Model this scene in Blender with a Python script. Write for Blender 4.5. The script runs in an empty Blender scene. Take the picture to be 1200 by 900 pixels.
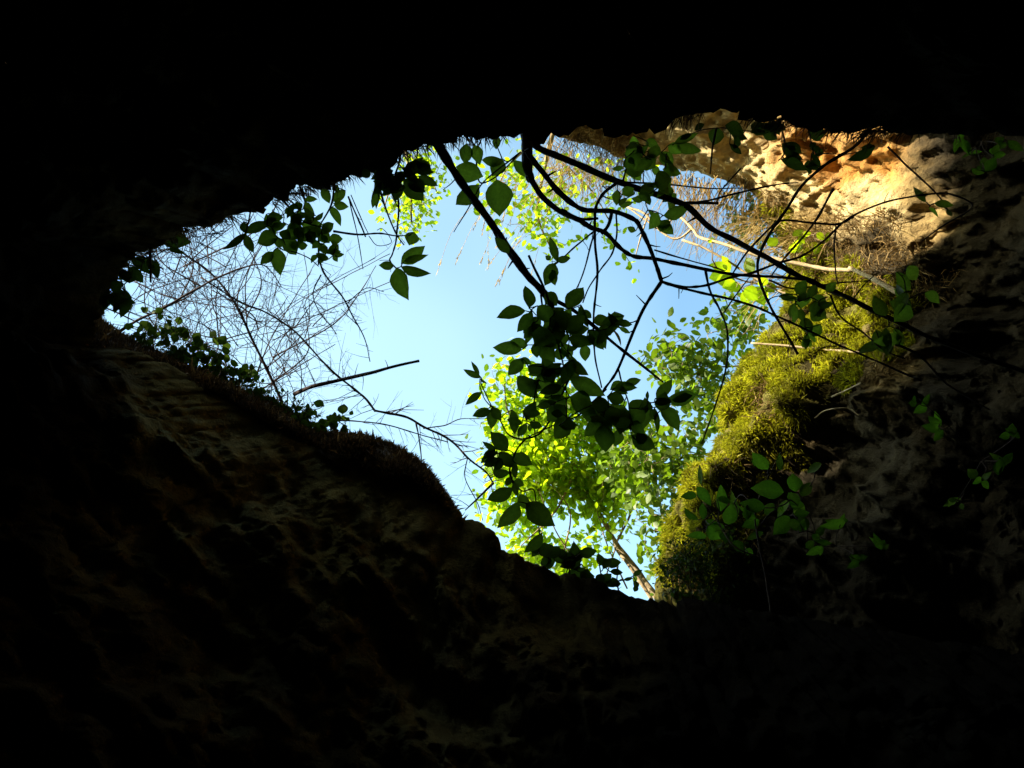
import bpy, math, random
import numpy as np
from mathutils import Vector, Matrix, noise

# ------------------------------------------------------------------ camera, light, exposure
scn = bpy.context.scene
PITCH = 40.0
EYE = Vector((0.0, 0.0, 1.5))
cam_data = bpy.data.cameras.new('camera')
cam_data.sensor_width = 36.0
cam_data.lens = 30.0
cam_data.clip_start = 0.05
cam_data.clip_end = 2000.0
cam = bpy.data.objects.new('camera', cam_data)
scn.collection.objects.link(cam)
cam.location = EYE
cam.rotation_euler = (math.radians(90 + PITCH), 0, 0)
scn.camera = cam

SUN_CAM = Vector((-0.85, 0.47, 0.03)).normalized()      # right, up, forward
cp, sp = math.cos(math.radians(PITCH)), math.sin(math.radians(PITCH))
RIGHT, FWD, UP = Vector((1, 0, 0)), Vector((0, cp, sp)), Vector((0, -sp, cp))
SUN_DIR = (RIGHT * SUN_CAM.x + UP * SUN_CAM.y + FWD * SUN_CAM.z).normalized()
SUN_EL = math.asin(SUN_DIR.z)
SUN_AZ = math.atan2(SUN_DIR.x, SUN_DIR.y)

world = bpy.data.worlds.new('World')
scn.world = world
world.use_nodes = True
wn = world.node_tree
bg = wn.nodes['Background']
sky = wn.nodes.new('ShaderNodeTexSky')
sky.sky_type = 'NISHITA'
sky.sun_disc = False
sky.sun_elevation = SUN_EL
sky.sun_rotation = SUN_AZ
sky.air_density = 1.0
sky.dust_density = 1.8
sky.ozone_density = 0.0
# thin high veil of cloud, patchy by direction
wtc = wn.nodes.new('ShaderNodeTexCoord')
wno = wn.nodes.new('ShaderNodeTexNoise')
wno.inputs['Scale'].default_value = 1.1
wno.inputs['Detail'].default_value = 3
wno.inputs['Roughness'].default_value = 0.5
wmp = wn.nodes.new('ShaderNodeMapping')
wmp.inputs['Location'].default_value = (0.9, 0.2, 0.6)
wn.links.new(wtc.outputs['Generated'], wmp.inputs[0])
wn.links.new(wmp.outputs[0], wno.inputs['Vector'])
wrp = wn.nodes.new('ShaderNodeValToRGB')
wrp.color_ramp.elements[0].position, wrp.color_ramp.elements[0].color = 0.42, (0, 0, 0, 1)
wrp.color_ramp.elements[1].position, wrp.color_ramp.elements[1].color = 0.72, (1, 1, 1, 1)
wn.links.new(wno.outputs['Fac'], wrp.inputs[0])
wmx = wn.nodes.new('ShaderNodeMix')
wmx.data_type = 'RGBA'
wml = wn.nodes.new('ShaderNodeMath')
wml.operation = 'MULTIPLY'
wml.inputs[1].default_value = 0.26
wn.links.new(wrp.outputs[0], wml.inputs[0])
wn.links.new(wml.outputs[0], wmx.inputs[0])
wn.links.new(sky.outputs[0], wmx.inputs[6])
wmx.inputs[7].default_value = (4.2, 4.4, 4.5, 1)
wwb = wn.nodes.new('ShaderNodeMix')
wwb.data_type = 'RGBA'
wwb.blend_type = 'MULTIPLY'
wwb.inputs[0].default_value = 1.0
wn.links.new(wmx.outputs[2], wwb.inputs[6])
wwb.inputs[7].default_value = (0.84, 1.07, 1.04, 1)
wn.links.new(wwb.outputs[2], bg.inputs[0])
bg.inputs[1].default_value = 0.132

sun_data = bpy.data.lights.new('sun', 'SUN')
sun_data.energy = 5.0
sun_data.angle = math.radians(0.5)
sun_data.color = (1.0, 0.90, 0.72)
sun = bpy.data.objects.new('sun', sun_data)
scn.collection.objects.link(sun)
sun.rotation_euler = SUN_DIR.to_track_quat('Z', 'Y').to_euler()
sun.location = SUN_DIR * 40

scn.view_settings.view_transform = 'Standard'
scn.view_settings.look = 'None'
scn.view_settings.exposure = 1.85
scn.view_settings.gamma = 1.0
scn.cycles.max_bounces = 6
scn.cycles.transparent_max_bounces = 8

# ------------------------------------------------------------------ helpers
R = random.Random(7)
SHADE_RISE = 0.32  # unseen rise above the roof, shaped to keep sun off the right cliff
F = 1000.0            # focal length in units of the 1200 px wide frame


def at(px, py, d):
    """World point seen at px,py (1200x900 frame) lying d metres along the viewing axis."""
    return EYE + RIGHT * ((px - 600) / F * d) + UP * ((450 - py) / F * d) + FWD * d


class MB:
    def __init__(self):
        self.v, self.f, self.c = [], [], {}

    def build(self, name, mat, parent=None, smooth=True):
        me = bpy.data.meshes.new(name)
        me.from_pydata([tuple(p) for p in self.v], [], self.f)
        a = me.attributes.new('shade', 'FLOAT', 'POINT')
        arr = np.ones(len(self.v), dtype=np.float32)
        for k, x in self.c.items():
            arr[k] = x
        a.data.foreach_set('value', arr)
        return link(name, me, mat, parent, smooth)


def link(name, me, mat, parent=None, smooth=True):
    if smooth:
        me.polygons.foreach_set('use_smooth', [True] * len(me.polygons))
    me.materials.append(mat)
    me.update()
    o = bpy.data.objects.new(name, me)
    scn.collection.objects.link(o)
    if parent:
        o.parent = parent
        o.matrix_parent_inverse = Matrix.Translation(-parent.location)
    return o


def tag(o, label=None, cat=None, group=None, kind=None):
    for k, v in (('label', label), ('category', cat), ('group', group), ('kind', kind)):
        if v:
            o[k] = v
    return o


def thing(name, label, cat, loc, group=None):
    o = bpy.data.objects.new(name, None)
    o.empty_display_size = 0.1
    o.location = loc
    scn.collection.objects.link(o)
    return tag(o, label, cat, group)


def smooth_path(pts, n=6):
    """Catmull-Rom through Vectors."""
    if len(pts) < 3:
        return [pts[0].lerp(pts[-1], i / n) for i in range(n + 1)]
    out = []
    P = [pts[0] * 2 - pts[1]] + list(pts) + [pts[-1] * 2 - pts[-2]]
    for i in range(1, len(P) - 2):
        a, b, c, d = P[i - 1], P[i], P[i + 1], P[i + 2]
        for k in range(n):
            t = k / n
            out.append(0.5 * ((2 * b) + (c - a) * t + (2 * a - 5 * b + 4 * c - d) * t * t + (3 * b - a - 3 * c + d) * t ** 3))
    out.append(pts[-1].copy())
    return out


def tube(mb, pts, radii, n=6):
    m = len(pts)
    if m < 2:
        return
    base = len(mb.v)
    t0 = (pts[1] - pts[0])
    if t0.length < 1e-9:
        return
    t0.normalize()
    ref = t0.orthogonal().normalized()
    for i in range(m):
        if i == 0:
            t = pts[1] - pts[0]
        elif i == m - 1:
            t = pts[-1] - pts[-2]
        else:
            t = pts[i + 1] - pts[i - 1]
        t = t.normalized() if t.length > 1e-9 else t0
        ref = ref - t * ref.dot(t)
        ref = ref.normalized() if ref.length > 1e-6 else t.orthogonal().normalized()
        bi = t.cross(ref)
        for k in range(n):
            a = 2 * math.pi * k / n
            mb.v.append(pts[i] + (ref * math.cos(a) + bi * math.sin(a)) * radii[i])
    for i in range(m - 1):
        for k in range(n):
            a, b = base + i * n + k, base + i * n + (k + 1) % n
            mb.f.append((a, b, b + n, a + n))
    mb.f.append(tuple(base + k for k in reversed(range(n))))
    mb.f.append(tuple(base + (m - 1) * n + k for k in range(n)))


def leaf(mb, b, t, width, nrm, droop=0.12, detail=True, fold=0.22):
    """A leaf blade from base b to tip t: two folded halves with a curved midrib."""
    ax = t - b
    L = ax.length
    if L < 1e-6:
        return
    ax = ax / L
    nrm = nrm - ax * nrm.dot(ax)
    nrm = nrm.normalized() if nrm.length > 1e-6 else ax.orthogonal().normalized()
    side = ax.cross(nrm)
    if detail:
        st = (0.0, 0.06, 0.16, 0.3, 0.45, 0.6, 0.74, 0.86, 0.95, 1.0)
        pr = (0.03, 0.30, 0.66, 0.93, 1.0, 0.90, 0.68, 0.38, 0.12, 0.01)
    else:
        st = (0.0, 0.25, 0.55, 0.82, 1.0)
        pr = (0.05, 0.85, 1.0, 0.6, 0.03)
    i0 = len(mb.v)
    tw = R.uniform(-0.25, 0.25)
    sh = R.uniform(.55, 1.45)
    for s, w in zip(st, pr):
        c = b + ax * (L * s) - nrm * (droop * L * (s * s) - droop * L * s * 0.6)
        hw = width * 0.5 * w
        sd = (side + nrm * tw * s).normalized()
        jl, jr = (R.uniform(.93, 1.05), R.uniform(.93, 1.05)) if detail else (1, 1)
        k = len(mb.v)
        mb.c[k], mb.c[k + 1], mb.c[k + 2] = sh, sh * (1.5 if detail else 1.15), sh * 1.06
        mb.v += [c + sd * hw * jl + nrm * hw * fold, c, c - sd * hw * jr + nrm * hw * fold]
    for k in range(len(st) - 1):
        q = i0 + 3 * k
        mb.f += [(q, q + 1, q + 4, q + 3), (q + 1, q + 2, q + 5, q + 4)]


def rv(s=1.0):
    return Vector((R.uniform(-s, s), R.uniform(-s, s), R.uniform(-s, s)))


def sm(a, b, x):
    x = min(1.0, max(0.0, (x - a) / (b - a)))
    return x * x * (3 - 2 * x)


# ------------------------------------------------------------------ materials
def new_mat(name):
    m = bpy.data.materials.new(name)
    m.use_nodes = True
    nt = m.node_tree
    return m, nt, nt.nodes['Principled BSDF'], nt.nodes['Material Output']


def ramp(nt, stops):
    r = nt.nodes.new('ShaderNodeValToRGB')
    e = r.color_ramp.elements
    while len(e) < len(stops):
        e.new(0.5)
    for q, (p, c) in zip(e, stops):
        q.position = p
        q.color = (*c, 1)
    return r


def noise_node(nt, scale, detail=8, rough=0.6, vec=None, dist=0.0):
    n = nt.nodes.new('ShaderNodeTexNoise')
    n.inputs['Scale'].default_value = scale
    n.inputs['Detail'].default_value = detail
    n.inputs['Roughness'].default_value = rough
    n.inputs['Distortion'].default_value = dist
    if vec:
        nt.links.new(vec, n.inputs['Vector'])
    return n


def mix_rgb(nt, a, b, fac, mode='MIX'):
    m = nt.nodes.new('ShaderNodeMix')
    m.data_type = 'RGBA'
    m.blend_type = mode
    for v, s in ((fac, m.inputs[0]), (a, m.inputs[6]), (b, m.inputs[7])):
        if isinstance(v, (int, float)):
            s.default_value = v
        elif isinstance(v, tuple):
            s.default_value = (*v, 1)
        else:
            nt.links.new(v, s)
    return m.outputs[2]


def rock_mat(name, stops, bump=0.6, attr=False, spec=0.06, rough=0.9):
    m, nt, b, out = new_mat(name)
    tc = nt.nodes.new('ShaderNodeTexCoord').outputs['Object']
    n1 = noise_node(nt, 1.3, 9, 0.62, tc, 0.4)
    n2 = noise_node(nt, 9.0, 8, 0.7, tc, 0.2)
    n3 = noise_node(nt, 42.0, 6, 0.7, tc)
    base = ramp(nt, stops)
    nt.links.new(n1.outputs['Fac'], base.inputs[0])
    col = base.outputs[0]
    if attr:
        at_ = nt.nodes.new('ShaderNodeVertexColor')
        at_.layer_name = 'tint'
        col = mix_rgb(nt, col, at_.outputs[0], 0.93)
    g = ramp(nt, [(0.28, (0.5, 0.47, 0.42)), (0.50, (0.95, 0.95, 0.95)), (0.70, (1.5, 1.46, 1.38))])
    nt.links.new(n2.outputs['Fac'], g.inputs[0])
    col = mix_rgb(nt, col, g.outputs[0], 0.85, 'MULTIPLY')
    nt.links.new(col, b.inputs['Base Color'])
    b.inputs['Roughness'].default_value = rough
    b.inputs['Specular IOR Level'].default_value = spec
    add = nt.nodes.new('ShaderNodeMath')
    add.operation = 'MULTIPLY_ADD'
    nt.links.new(n3.outputs['Fac'], add.inputs[0])
    add.inputs[1].default_value = 0.35
    nt.links.new(n2.outputs['Fac'], add.inputs[2])
    bp = nt.nodes.new('ShaderNodeBump')
    bp.inputs['Strength'].default_value = bump
    bp.inputs['Distance'].default_value = 0.06
    nt.links.new(add.outputs[0], bp.inputs['Height'])
    nt.links.new(bp.outputs[0], b.inputs['Normal'])
    return m


def leaf_mat(name, dark, light, trans, tfac=0.5, gloss=0.35, scale=14.0):
    m, nt, b, out = new_mat(name)
    tc = nt.nodes.new('ShaderNodeTexCoord').outputs['Object']
    n1 = noise_node(nt, scale, 3, 0.5, tc)
    r1 = ramp(nt, [(0.35, dark), (0.65, light)])
    nt.links.new(n1.outputs['Fac'], r1.inputs[0])
    n2 = noise_node(nt, scale * 7, 3, 0.6, tc)
    r2 = ramp(nt, [(0.3, (0.7, 0.72, 0.6)), (0.7, (1.15, 1.1, 1.0))])
    nt.links.new(n2.outputs['Fac'], r2.inputs[0])
    atr = nt.nodes.new('ShaderNodeAttribute')
    atr.attribute_name = 'shade'
    var = mix_rgb(nt, r2.outputs[0], atr.outputs['Fac'], 1.0, 'MULTIPLY')
    col = mix_rgb(nt, r1.outputs[0], var, 0.85, 'MULTIPLY')
    nt.links.new(col, b.inputs['Base Color'])
    b.inputs['Roughness'].default_value = 0.45
    b.inputs['Specular IOR Level'].default_value = gloss
    t = nt.nodes.new('ShaderNodeBsdfTranslucent')
    tcol = mix_rgb(nt, trans, var, 0.85, 'MULTIPLY')
    nt.links.new(tcol, t.inputs[0])
    mx = nt.nodes.new('ShaderNodeMixShader')
    mx.inputs[0].default_value = tfac
    nt.links.new(b.outputs[0], mx.inputs[1])
    nt.links.new(t.outputs[0], mx.inputs[2])
    nt.links.new(mx.outputs[0], out.inputs[0])
    return m


def bark_mat(name, a, b_, scale=30):
    m, nt, b, out = new_mat(name)
    tc = nt.nodes.new('ShaderNodeTexCoord').outputs['Object']
    n1 = noise_node(nt, scale, 6, 0.7, tc)
    r1 = ramp(nt, [(0.35, a), (0.65, b_)])
    nt.links.new(n1.outputs['Fac'], r1.inputs[0])
    nt.links.new(r1.outputs[0], b.inputs['Base Color'])
    b.inputs['Roughness'].default_value = 0.85
    b.inputs['Specular IOR Level'].default_value = 0.15
    bp = nt.nodes.new('ShaderNodeBump')
    bp.inputs['Strength'].default_value = 0.5
    bp.inputs['Distance'].default_value = 0.01
    nt.links.new(n1.outputs['Fac'], bp.inputs['Height'])
    nt.links.new(bp.outputs[0], b.inputs['Normal'])
    return m


M_CAVE = rock_mat('cave_limestone', [(0.28, (0.015, 0.011, 0.006)), (0.45, (0.06, 0.042, 0.02)),
                                     (0.58, (0.10, 0.075, 0.035)), (0.74, (0.06, 0.052, 0.04))], 0.9, attr=True)
M_CLIFF = rock_mat('cliff_limestone', [(0.30, (0.16, 0.12, 0.07)), (0.5, (0.38, 0.32, 0.22)), (0.7, (0.46, 0.42, 0.34))], 1.0, attr=True)
M_GREEN = leaf_mat('dark_leaf', (0.04, 0.06, 0.008), (0.065, 0.09, 0.012), (0.11, 0.20, 0.012), 0.5, 0.2)
M_IVY = leaf_mat('ivy_leaf', (0.025, 0.04, 0.007), (0.04, 0.065, 0.01), (0.05, 0.09, 0.008), 0.3, 0.04)
M_SAPLING = leaf_mat('sapling_leaf', (0.05, 0.11, 0.008), (0.08, 0.15, 0.012), (0.07, 0.18, 0.008), 0.45, 0.1)
M_LIME = leaf_mat('lime_leaf', (0.08, 0.15, 0.004), (0.14, 0.22, 0.006), (0.46, 0.66, 0.010), 0.6, 0.2, 3.0)
M_MID = leaf_mat('mid_green_leaf', (0.05, 0.09, 0.008), (0.10, 0.15, 0.012), (0.17, 0.29, 0.008), 0.5, 0.4, 4.0)
M_BLUEGREEN = leaf_mat('grey_green_leaf', (0.07, 0.12, 0.05), (0.13, 0.20, 0.08), (0.14, 0.28, 0.08), 0.4, 0.3)
M_BARK = bark_mat('dark_bark', (0.020, 0.014, 0.012), (0.05, 0.036, 0.028))
M_TWIG = bark_mat('bare_twig_bark', (0.028, 0.018, 0.018), (0.06, 0.04, 0.034))
M_PALE = bark_mat('bleached_wood', (0.28, 0.20, 0.10), (0.46, 0.36, 0.21))
M_TRUNK = bark_mat('pale_tree_bark', (0.12, 0.085, 0.045), (0.36, 0.28, 0.17), 12)
M_STRAW = leaf_mat('dry_straw', (0.42, 0.29, 0.10), (0.62, 0.48, 0.22), (0.55, 0.40, 0.15), 0.4, 0.1)
M_MOSS = leaf_mat('moss_blade', (0.10, 0.085, 0.010), (0.42, 0.40, 0.016), (0.44, 0.46, 0.018), 0.4, 0.1, 6.5)
M_DRYMOSS = leaf_mat('dry_moss_blade', (0.06, 0.034, 0.016), (0.11, 0.066, 0.032), (0.10, 0.055, 0.02), 0.25, 0.05)
M_ROOT = leaf_mat('dead_root', (0.10, 0.06, 0.025), (0.26, 0.18, 0.08), (0.20, 0.13, 0.05), 0.25, 0.05)


def add_tint(me, cols):
    a = me.color_attributes.new('tint', 'FLOAT_COLOR', 'POINT')
    arr = np.ones((len(cols), 4), dtype=np.float32)
    arr[:, :3] = cols
    a.data.foreach_set('color', arr.ravel())


def grid_faces(nu, nv, closed):
    f = []
    for j in range(nv - 1):
        for i in range(nu if closed else nu - 1):
            a, b = j * nu + i, j * nu + (i + 1) % nu
            f.append((a, b, b + nu, a + nu))
    return f


# ------------------------------------------------------------------ the cave: one shell with a mouth
RIM = [(100, 400, 4.4), (116, 350, 4.2), (150, 305, 4.0), (190, 277, 3.8), (240, 260, 3.7), (300, 242, 3.6), (350, 224, 3.5),
       (400, 205, 3.4), (450, 184, 3.3), (500, 167, 3.25), (560, 156, 3.2), (620, 148, 3.2), (680, 150, 3.2), (740, 146, 3.2),
       (800, 134, 3.2), (850, 129, 3.2), (900, 134, 3.2), (950, 143, 3.2), (1000, 152, 3.2), (1045, 150, 3.2), (1100, 143, 3.15),
       (1200, 146, 3.1), (1350, 180, 3.0), (1480, 280, 2.9), (1550, 450, 2.9), (1520, 640, 3.0), (1400, 760, 3.2), (1250, 775, 3.4),
       (1100, 760, 3.6), (1000, 742, 3.7), (900, 722, 3.8), (820, 712, 3.9), (770, 706, 4.0), (700, 688, 4.05), (650, 672, 4.1),
       (600, 648, 4.1), (570, 628, 4.15), (548, 612, 4.2), (530, 600, 4.2), (502, 582, 4.25), (462, 557, 4.3), (424, 549, 4.3),
       (390, 532, 4.35), (360, 516, 4.35), (330, 502, 4.4), (300, 484, 4.4), (250, 459, 4.4), (200, 433, 4.45), (150, 413, 4.45),
       (115, 408, 4.45)]


def camv(px, py, d):
    return Vector(((px - 600) / F * d, (450 - py) / F * d, d))      # right, up, forward


def to_world(c):
    return EYE + RIGHT * c.x + UP * c.y + FWD * c.z


def closed_spline(pts, n):
    N = len(pts)
    seg = [(pts[(i + 1) % N] - pts[i]).length for i in range(N)]
    tot = sum(seg)
    out, acc, i = [], 0.0, 0
    for k in range(n):
        s = tot * k / n
        while s > acc + seg[i]:
            acc += seg[i]
            i += 1
        t = (s - acc) / seg[i]
        a, b, c, d = pts[i - 1], pts[i], pts[(i + 1) % N], pts[(i + 2) % N]
        out.append(0.5 * ((2 * b) + (c - a) * t + (2 * a - 5 * b + 4 * c - d) * t * t + (3 * b - a - 3 * c + d) * t ** 3))
    return out


def fracture(p, sc, wob=.35):
    """Broken-stone relief: each cell sits a little higher or lower, with cracks between."""
    q = p * sc + Vector((noise.noise(p * sc * .9), noise.noise(p * sc * .9 + Vector((5, 1, 0))), noise.noise(p * sc * .9 + Vector((0, 5, 9))))) * wob
    dist, cells = noise.voronoi(q)
    h = noise.cell(cells[0] * 13.7)
    tilt = (q - cells[0]).dot(Vector((noise.cell(cells[0] * 7.1 + Vector((3, 0, 0))), noise.cell(cells[0] * 5.3), noise.cell(cells[0] * 9.9)))) 
    return h * .6 + tilt * .9, min(1.0, (dist[1] - dist[0]) / .16)


def build_cave():
    NU = 760
    rim = closed_spline([camv(*p) for p in RIM], NU)
    cax = camv(640, 430, 1.0).normalized()
    e1 = (Vector((1, 0, 0)) - cax * cax.x).normalized()
    e2 = cax.cross(e1)
    if e2.y < 0:
        e2 = -e2
    cen = camv(640, 430, 3.6)
    for i, q in enumerate(rim):
        o = Vector((q.x - cen.x, q.y - cen.y, 0)).normalized()
        fh, fc = fracture(q, 5.0)
        rim[i] = q + o * (.03 * noise.fractal(q * 3.2, .9, 2.1, 4) + .03 * noise.fractal(q * 13, .7, 2.1, 5) + (.03 if o.y > 0 else .012) * fh - .015 * fc)
    rows = []
    # outer ground, from far in to the lip, raised over the roof for shade
    outer = [(60, 1), (26, 1), (12, 1), (6, 1), (3, 1), (1.5, .9), (.8, .75), (.42, .6), (.22, .42), (.10, .26), (.04, .14), (.01, .05)]
    for a, b in outer:
        row = []
        for p in rim:
            o = Vector((p.x - cen.x, p.y - cen.y, 0)).normalized()
            dn = max(0.0, -o.y)
            row.append((p + o * a * (1 - .25 * dn) + Vector((0, 0, b * .55 + a * (.06 * min(1.0, 3 / a) + .75 * dn * dn + SHADE_RISE * max(0.0, o.y) * min(1.0, 4 / a)))), 0.25, 'out'))
        rows.append(row)
    NT = 230
    ts = [0.0]
    for k in range(1, NT + 1):
        q = k / NT
        ts.append(0.42 * q ** 1.25 if q < .78 else None)
    qs = [k / NT for k in range(NT + 1)]
    tv = []
    for q in qs:
        if q < .8:
            tv.append(0.40 * (q / .8) ** 1.15)
        else:
            tv.append(0.40 + 0.60 * ((q - .8) / .2))
    for t in tv:
        row = []
        for p in rim:
            r0 = p.length
            a = p / r0
            ca = a.dot(cax)
            al0 = math.acos(max(-1, min(1, ca)))
            az = (a - cax * ca).normalized()
            al = al0 + (math.pi - al0) * t
            d = cax * math.cos(al) + az * math.sin(al)
            up = az.dot(e2)
            rt = az.dot(e1)
            rb = 2.1 + .25 * up + .35 * max(0, rt) if up > 0 else 2.1 + .35 * max(0, rt) + .35 * max(0, -rt) * (1 + up) + .15 * up
            k = sm(0, .52, t) * .55 + .45 * (1 - (1 - min(1, t / .5)) ** 2)
            r = r0 + (rb - r0) * k
            amp = sm(0.0, .06, t) * .8 + .2
            row.append((d * r, amp, 'in', d))
        rows.append(row)
    verts, cols = [], []
    G = np.array([[tuple(q[0]) for q in row] for row in rows])
    du = np.roll(G, -1, 1) - np.roll(G, 1, 1)
    dv = np.gradient(G, axis=0)
    NRM = np.cross(du, dv)
    NRM /= np.maximum(1e-9, np.linalg.norm(NRM, axis=2, keepdims=True))
    NRM *= np.where((NRM * G).sum(2, keepdims=True) < 0, -1.0, 1.0)       # away from the middle of the cave
    for jr, row in enumerate(rows):
        for ir, q in enumerate(row):
            c = q[0]
            w = to_world(c)
            if q[2] == 'in':
                d = q[3]
                # long worn ribs running down the wall, lumps, and small scallops
                s = Vector((c.x * .8 + c.y * .55, c.y * .75 - c.x * .5, c.z * 1.0))
                s = Vector((s.x * 1.7, s.y * 0.9, s.z * 1.3))
                h1 = noise.fractal(s * 1.1 + Vector((3, 1, 7)), 1.0, 2.0, 3)
                rd = noise.ridged_multi_fractal(s * 1.9 + Vector((1, 5, 2)), .9, 2.1, 4, 1.0, 2.0)
                s2 = Vector((s.x * 1.9, s.y * .75, s.z * 1.5))
                wv = Vector((noise.noise(s * 2), noise.noise(s * 2 + Vector((5, 0, 0))), 0)) * .35
                h2 = 1 - 2 * abs(noise.noise(s2 * 1.6 + wv + Vector((2, 6, 1))))
                h3 = 1 - 2 * abs(noise.noise(s2 * 3.7 + wv * 2 + Vector((8, 1, 4))))
                h4 = noise.fractal(c * 11.0, .8, 2.1, 4)
                disp = (.15 * h1 - .03 * (rd - 1.0) - .065 * h2 - .038 * h3 + .035 * h4 + .02 * (1 - 2 * abs(noise.noise(s2 * 8.5 + wv * 3)))) * q[1]
                nn = Vector(NRM[jr, ir])
                fh, fc = fracture(Vector((s.x, s.y * .6, s.z)), 3.4)
                disp += (.036 * fh - .016 * fc) * q[1]
                nn = (nn * .75 + d * .35).normalized()
                c = c + nn * disp
                w = to_world(c)
                if w.z < 0.0:
                    tt = (EYE.z) / max(1e-4, EYE.z - w.z)
                    w = EYE + (w - EYE) * tt
                    w.z = 0.0 + .03 * noise.fractal(w * 3, 1, 2, 3)
                n = noise.fractal(w * 1.6 + Vector((9, 2, 4)), .8, 2.2, 5)
                g = noise.fractal(w * .9 + Vector((2, 8, 1)), .8, 2.2, 4)
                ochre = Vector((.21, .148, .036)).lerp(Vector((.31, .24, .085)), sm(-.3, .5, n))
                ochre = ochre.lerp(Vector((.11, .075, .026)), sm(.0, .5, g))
                # roof shade painted in as near-black colour, tan stone on the lower wall
                roof_shade = sm(-.15, .5, (c / c.length).y * 1.4 + .16 * n) if True else 0
                tan = ochre.lerp(Vector((.016, .014, .011)), roof_shade)
                rgt_shade = sm(-.08, .22, c.x / max(.3, c.length) + .1 * n)  # shade toward the right side and bottom painted near black
                tan = tan.lerp(Vector((.0035, .003, .002)), max(rgt_shade, sm(-.30, -.50, c.y / c.length + .12 * n - .75 * max(0, c.x / c.length + .05))))
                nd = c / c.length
                tan = tan.lerp(Vector((.010, .008, .006)), sm(-.37, -.47, nd.x + .03 * n) * sm(-.30, -.02, nd.y))  # shade left of the opening painted into the stone colour
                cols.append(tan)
            else:
                h = noise.fractal(w * 2.2, 1.0, 2.0, 4)
                w = w + FWD * (.05 * h) * min(1.0, 1.0)
                cols.append(Vector((.09, .07, .04)))
            verts.append(w)
    faces = grid_faces(NU, len(rows), True)
    me = bpy.data.meshes.new('cave_rock')
    me.from_pydata([tuple(p) for p in verts], [], faces)
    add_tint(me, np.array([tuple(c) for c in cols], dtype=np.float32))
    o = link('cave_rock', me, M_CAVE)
    tag(o, 'dark limestone cave shell with a low black roof and ochre lower wall around the opening', 'cave', kind='structure')
    return o


build_cave()

# ------------------------------------------------------------------ the sunlit cliff on the right
EDGE = [(520, 105, 6.9), (580, 132, 6.8), (640, 152, 6.8), (700, 172, 6.7), (760, 190, 6.6), (810, 203, 6.4), (860, 220, 6.3), (905, 245, 6.1),
        (928, 285, 6.0), (934, 330, 5.8), (912, 385, 5.6), (885, 420, 5.4), (862, 455, 5.3), (850, 500, 5.2), (832, 545, 5.1),
        (812, 590, 5.0), (792, 640, 4.95), (774, 690, 4.9), (765, 760, 4.8), (760, 900, 4.6)]
# stone / soil colour anchors, darkest ones painting right-side shade: px, py, colour
CREAM, GREY, ORANGE, SOIL, MOSSC, SHADE_COL, TAN = ((.60, .46, .22), (.042, .036, .022), (.50, .23, .045), (.032, .022, .008), (.11, .10, .01), (.012, .009, .004), (.28, .19, .07))
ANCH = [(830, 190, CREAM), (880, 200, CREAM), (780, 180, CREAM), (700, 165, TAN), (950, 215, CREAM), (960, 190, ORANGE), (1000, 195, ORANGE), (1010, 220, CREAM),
        (1040, 190, ORANGE), (1060, 230, CREAM), (1010, 245, CREAM), (1090, 215, TAN), (1120, 190, SOIL), (1165, 230, SOIL), (1190, 170, SHADE_COL), (1200, 210, SHADE_COL), (1140, 165, SHADE_COL), (1200, 290, SHADE_COL), (1185, 330, SHADE_COL), (1130, 480, SHADE_COL), (1090, 500, SOIL), (930, 520, SOIL), (950, 660, SHADE_COL), (1105, 265, TAN),
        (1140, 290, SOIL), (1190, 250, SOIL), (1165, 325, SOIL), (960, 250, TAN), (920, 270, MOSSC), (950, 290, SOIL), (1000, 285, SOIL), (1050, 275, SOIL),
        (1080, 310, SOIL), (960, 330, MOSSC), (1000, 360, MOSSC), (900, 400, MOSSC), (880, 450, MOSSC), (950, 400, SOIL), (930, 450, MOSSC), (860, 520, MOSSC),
        (840, 580, MOSSC), (900, 500, MOSSC), (900, 560, SOIL), (820, 660, MOSSC), (880, 640, SOIL), (1000, 440, SOIL), (1060, 420, TAN), (1080, 360, SOIL), (1150, 400, SHADE_COL),
        (1000, 530, GREY), (1050, 540, GREY), (970, 570, GREY), (960, 620, GREY), (1040, 600, GREY), (1150, 520, SHADE_COL), (1100, 620, SHADE_COL), (1000, 690, SHADE_COL),
        (1190, 600, SHADE_COL), (1250, 300, SHADE_COL), (1300, 450, SHADE_COL), (1200, 180, SHADE_COL), (900, 700, SHADE_COL)]
cliff_samples = []      # (world point, normal, px, py) for growing moss and roots


def near_anch(px, py, pts):
    return min(math.hypot(px - a, py - b) / r for a, b, r in pts)


MOSS_PTS = [(1000, 318, 26), (960, 300, 24), (1045, 330, 24), (985, 300, 22), (1025, 318, 26), (945, 283, 20), (1070, 345, 24), (880, 620, 26), (850, 600, 30), (865, 560, 30), (1020, 350, 45), (1035, 385, 40), (960, 420, 34), (1060, 400, 30), (970, 395, 40), (925, 440, 40), (1010, 430, 26), (900, 520, 30), (930, 480, 30), (880, 440, 45), (870, 480, 40), (855, 520, 38), (905, 410, 40), (950, 345, 42), (990, 365, 45), (930, 400, 30), (1000, 390, 30), (900, 470, 36), (920, 290, 24),
            (905, 262, 26), (915, 300, 24), (890, 240, 16), (835, 570, 26), (815, 620, 24), (800, 660, 26), (850, 670, 34), (890, 520, 24), (1000, 330, 26), (870, 620, 22), (960, 310, 24), (930, 340, 26)]

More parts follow.
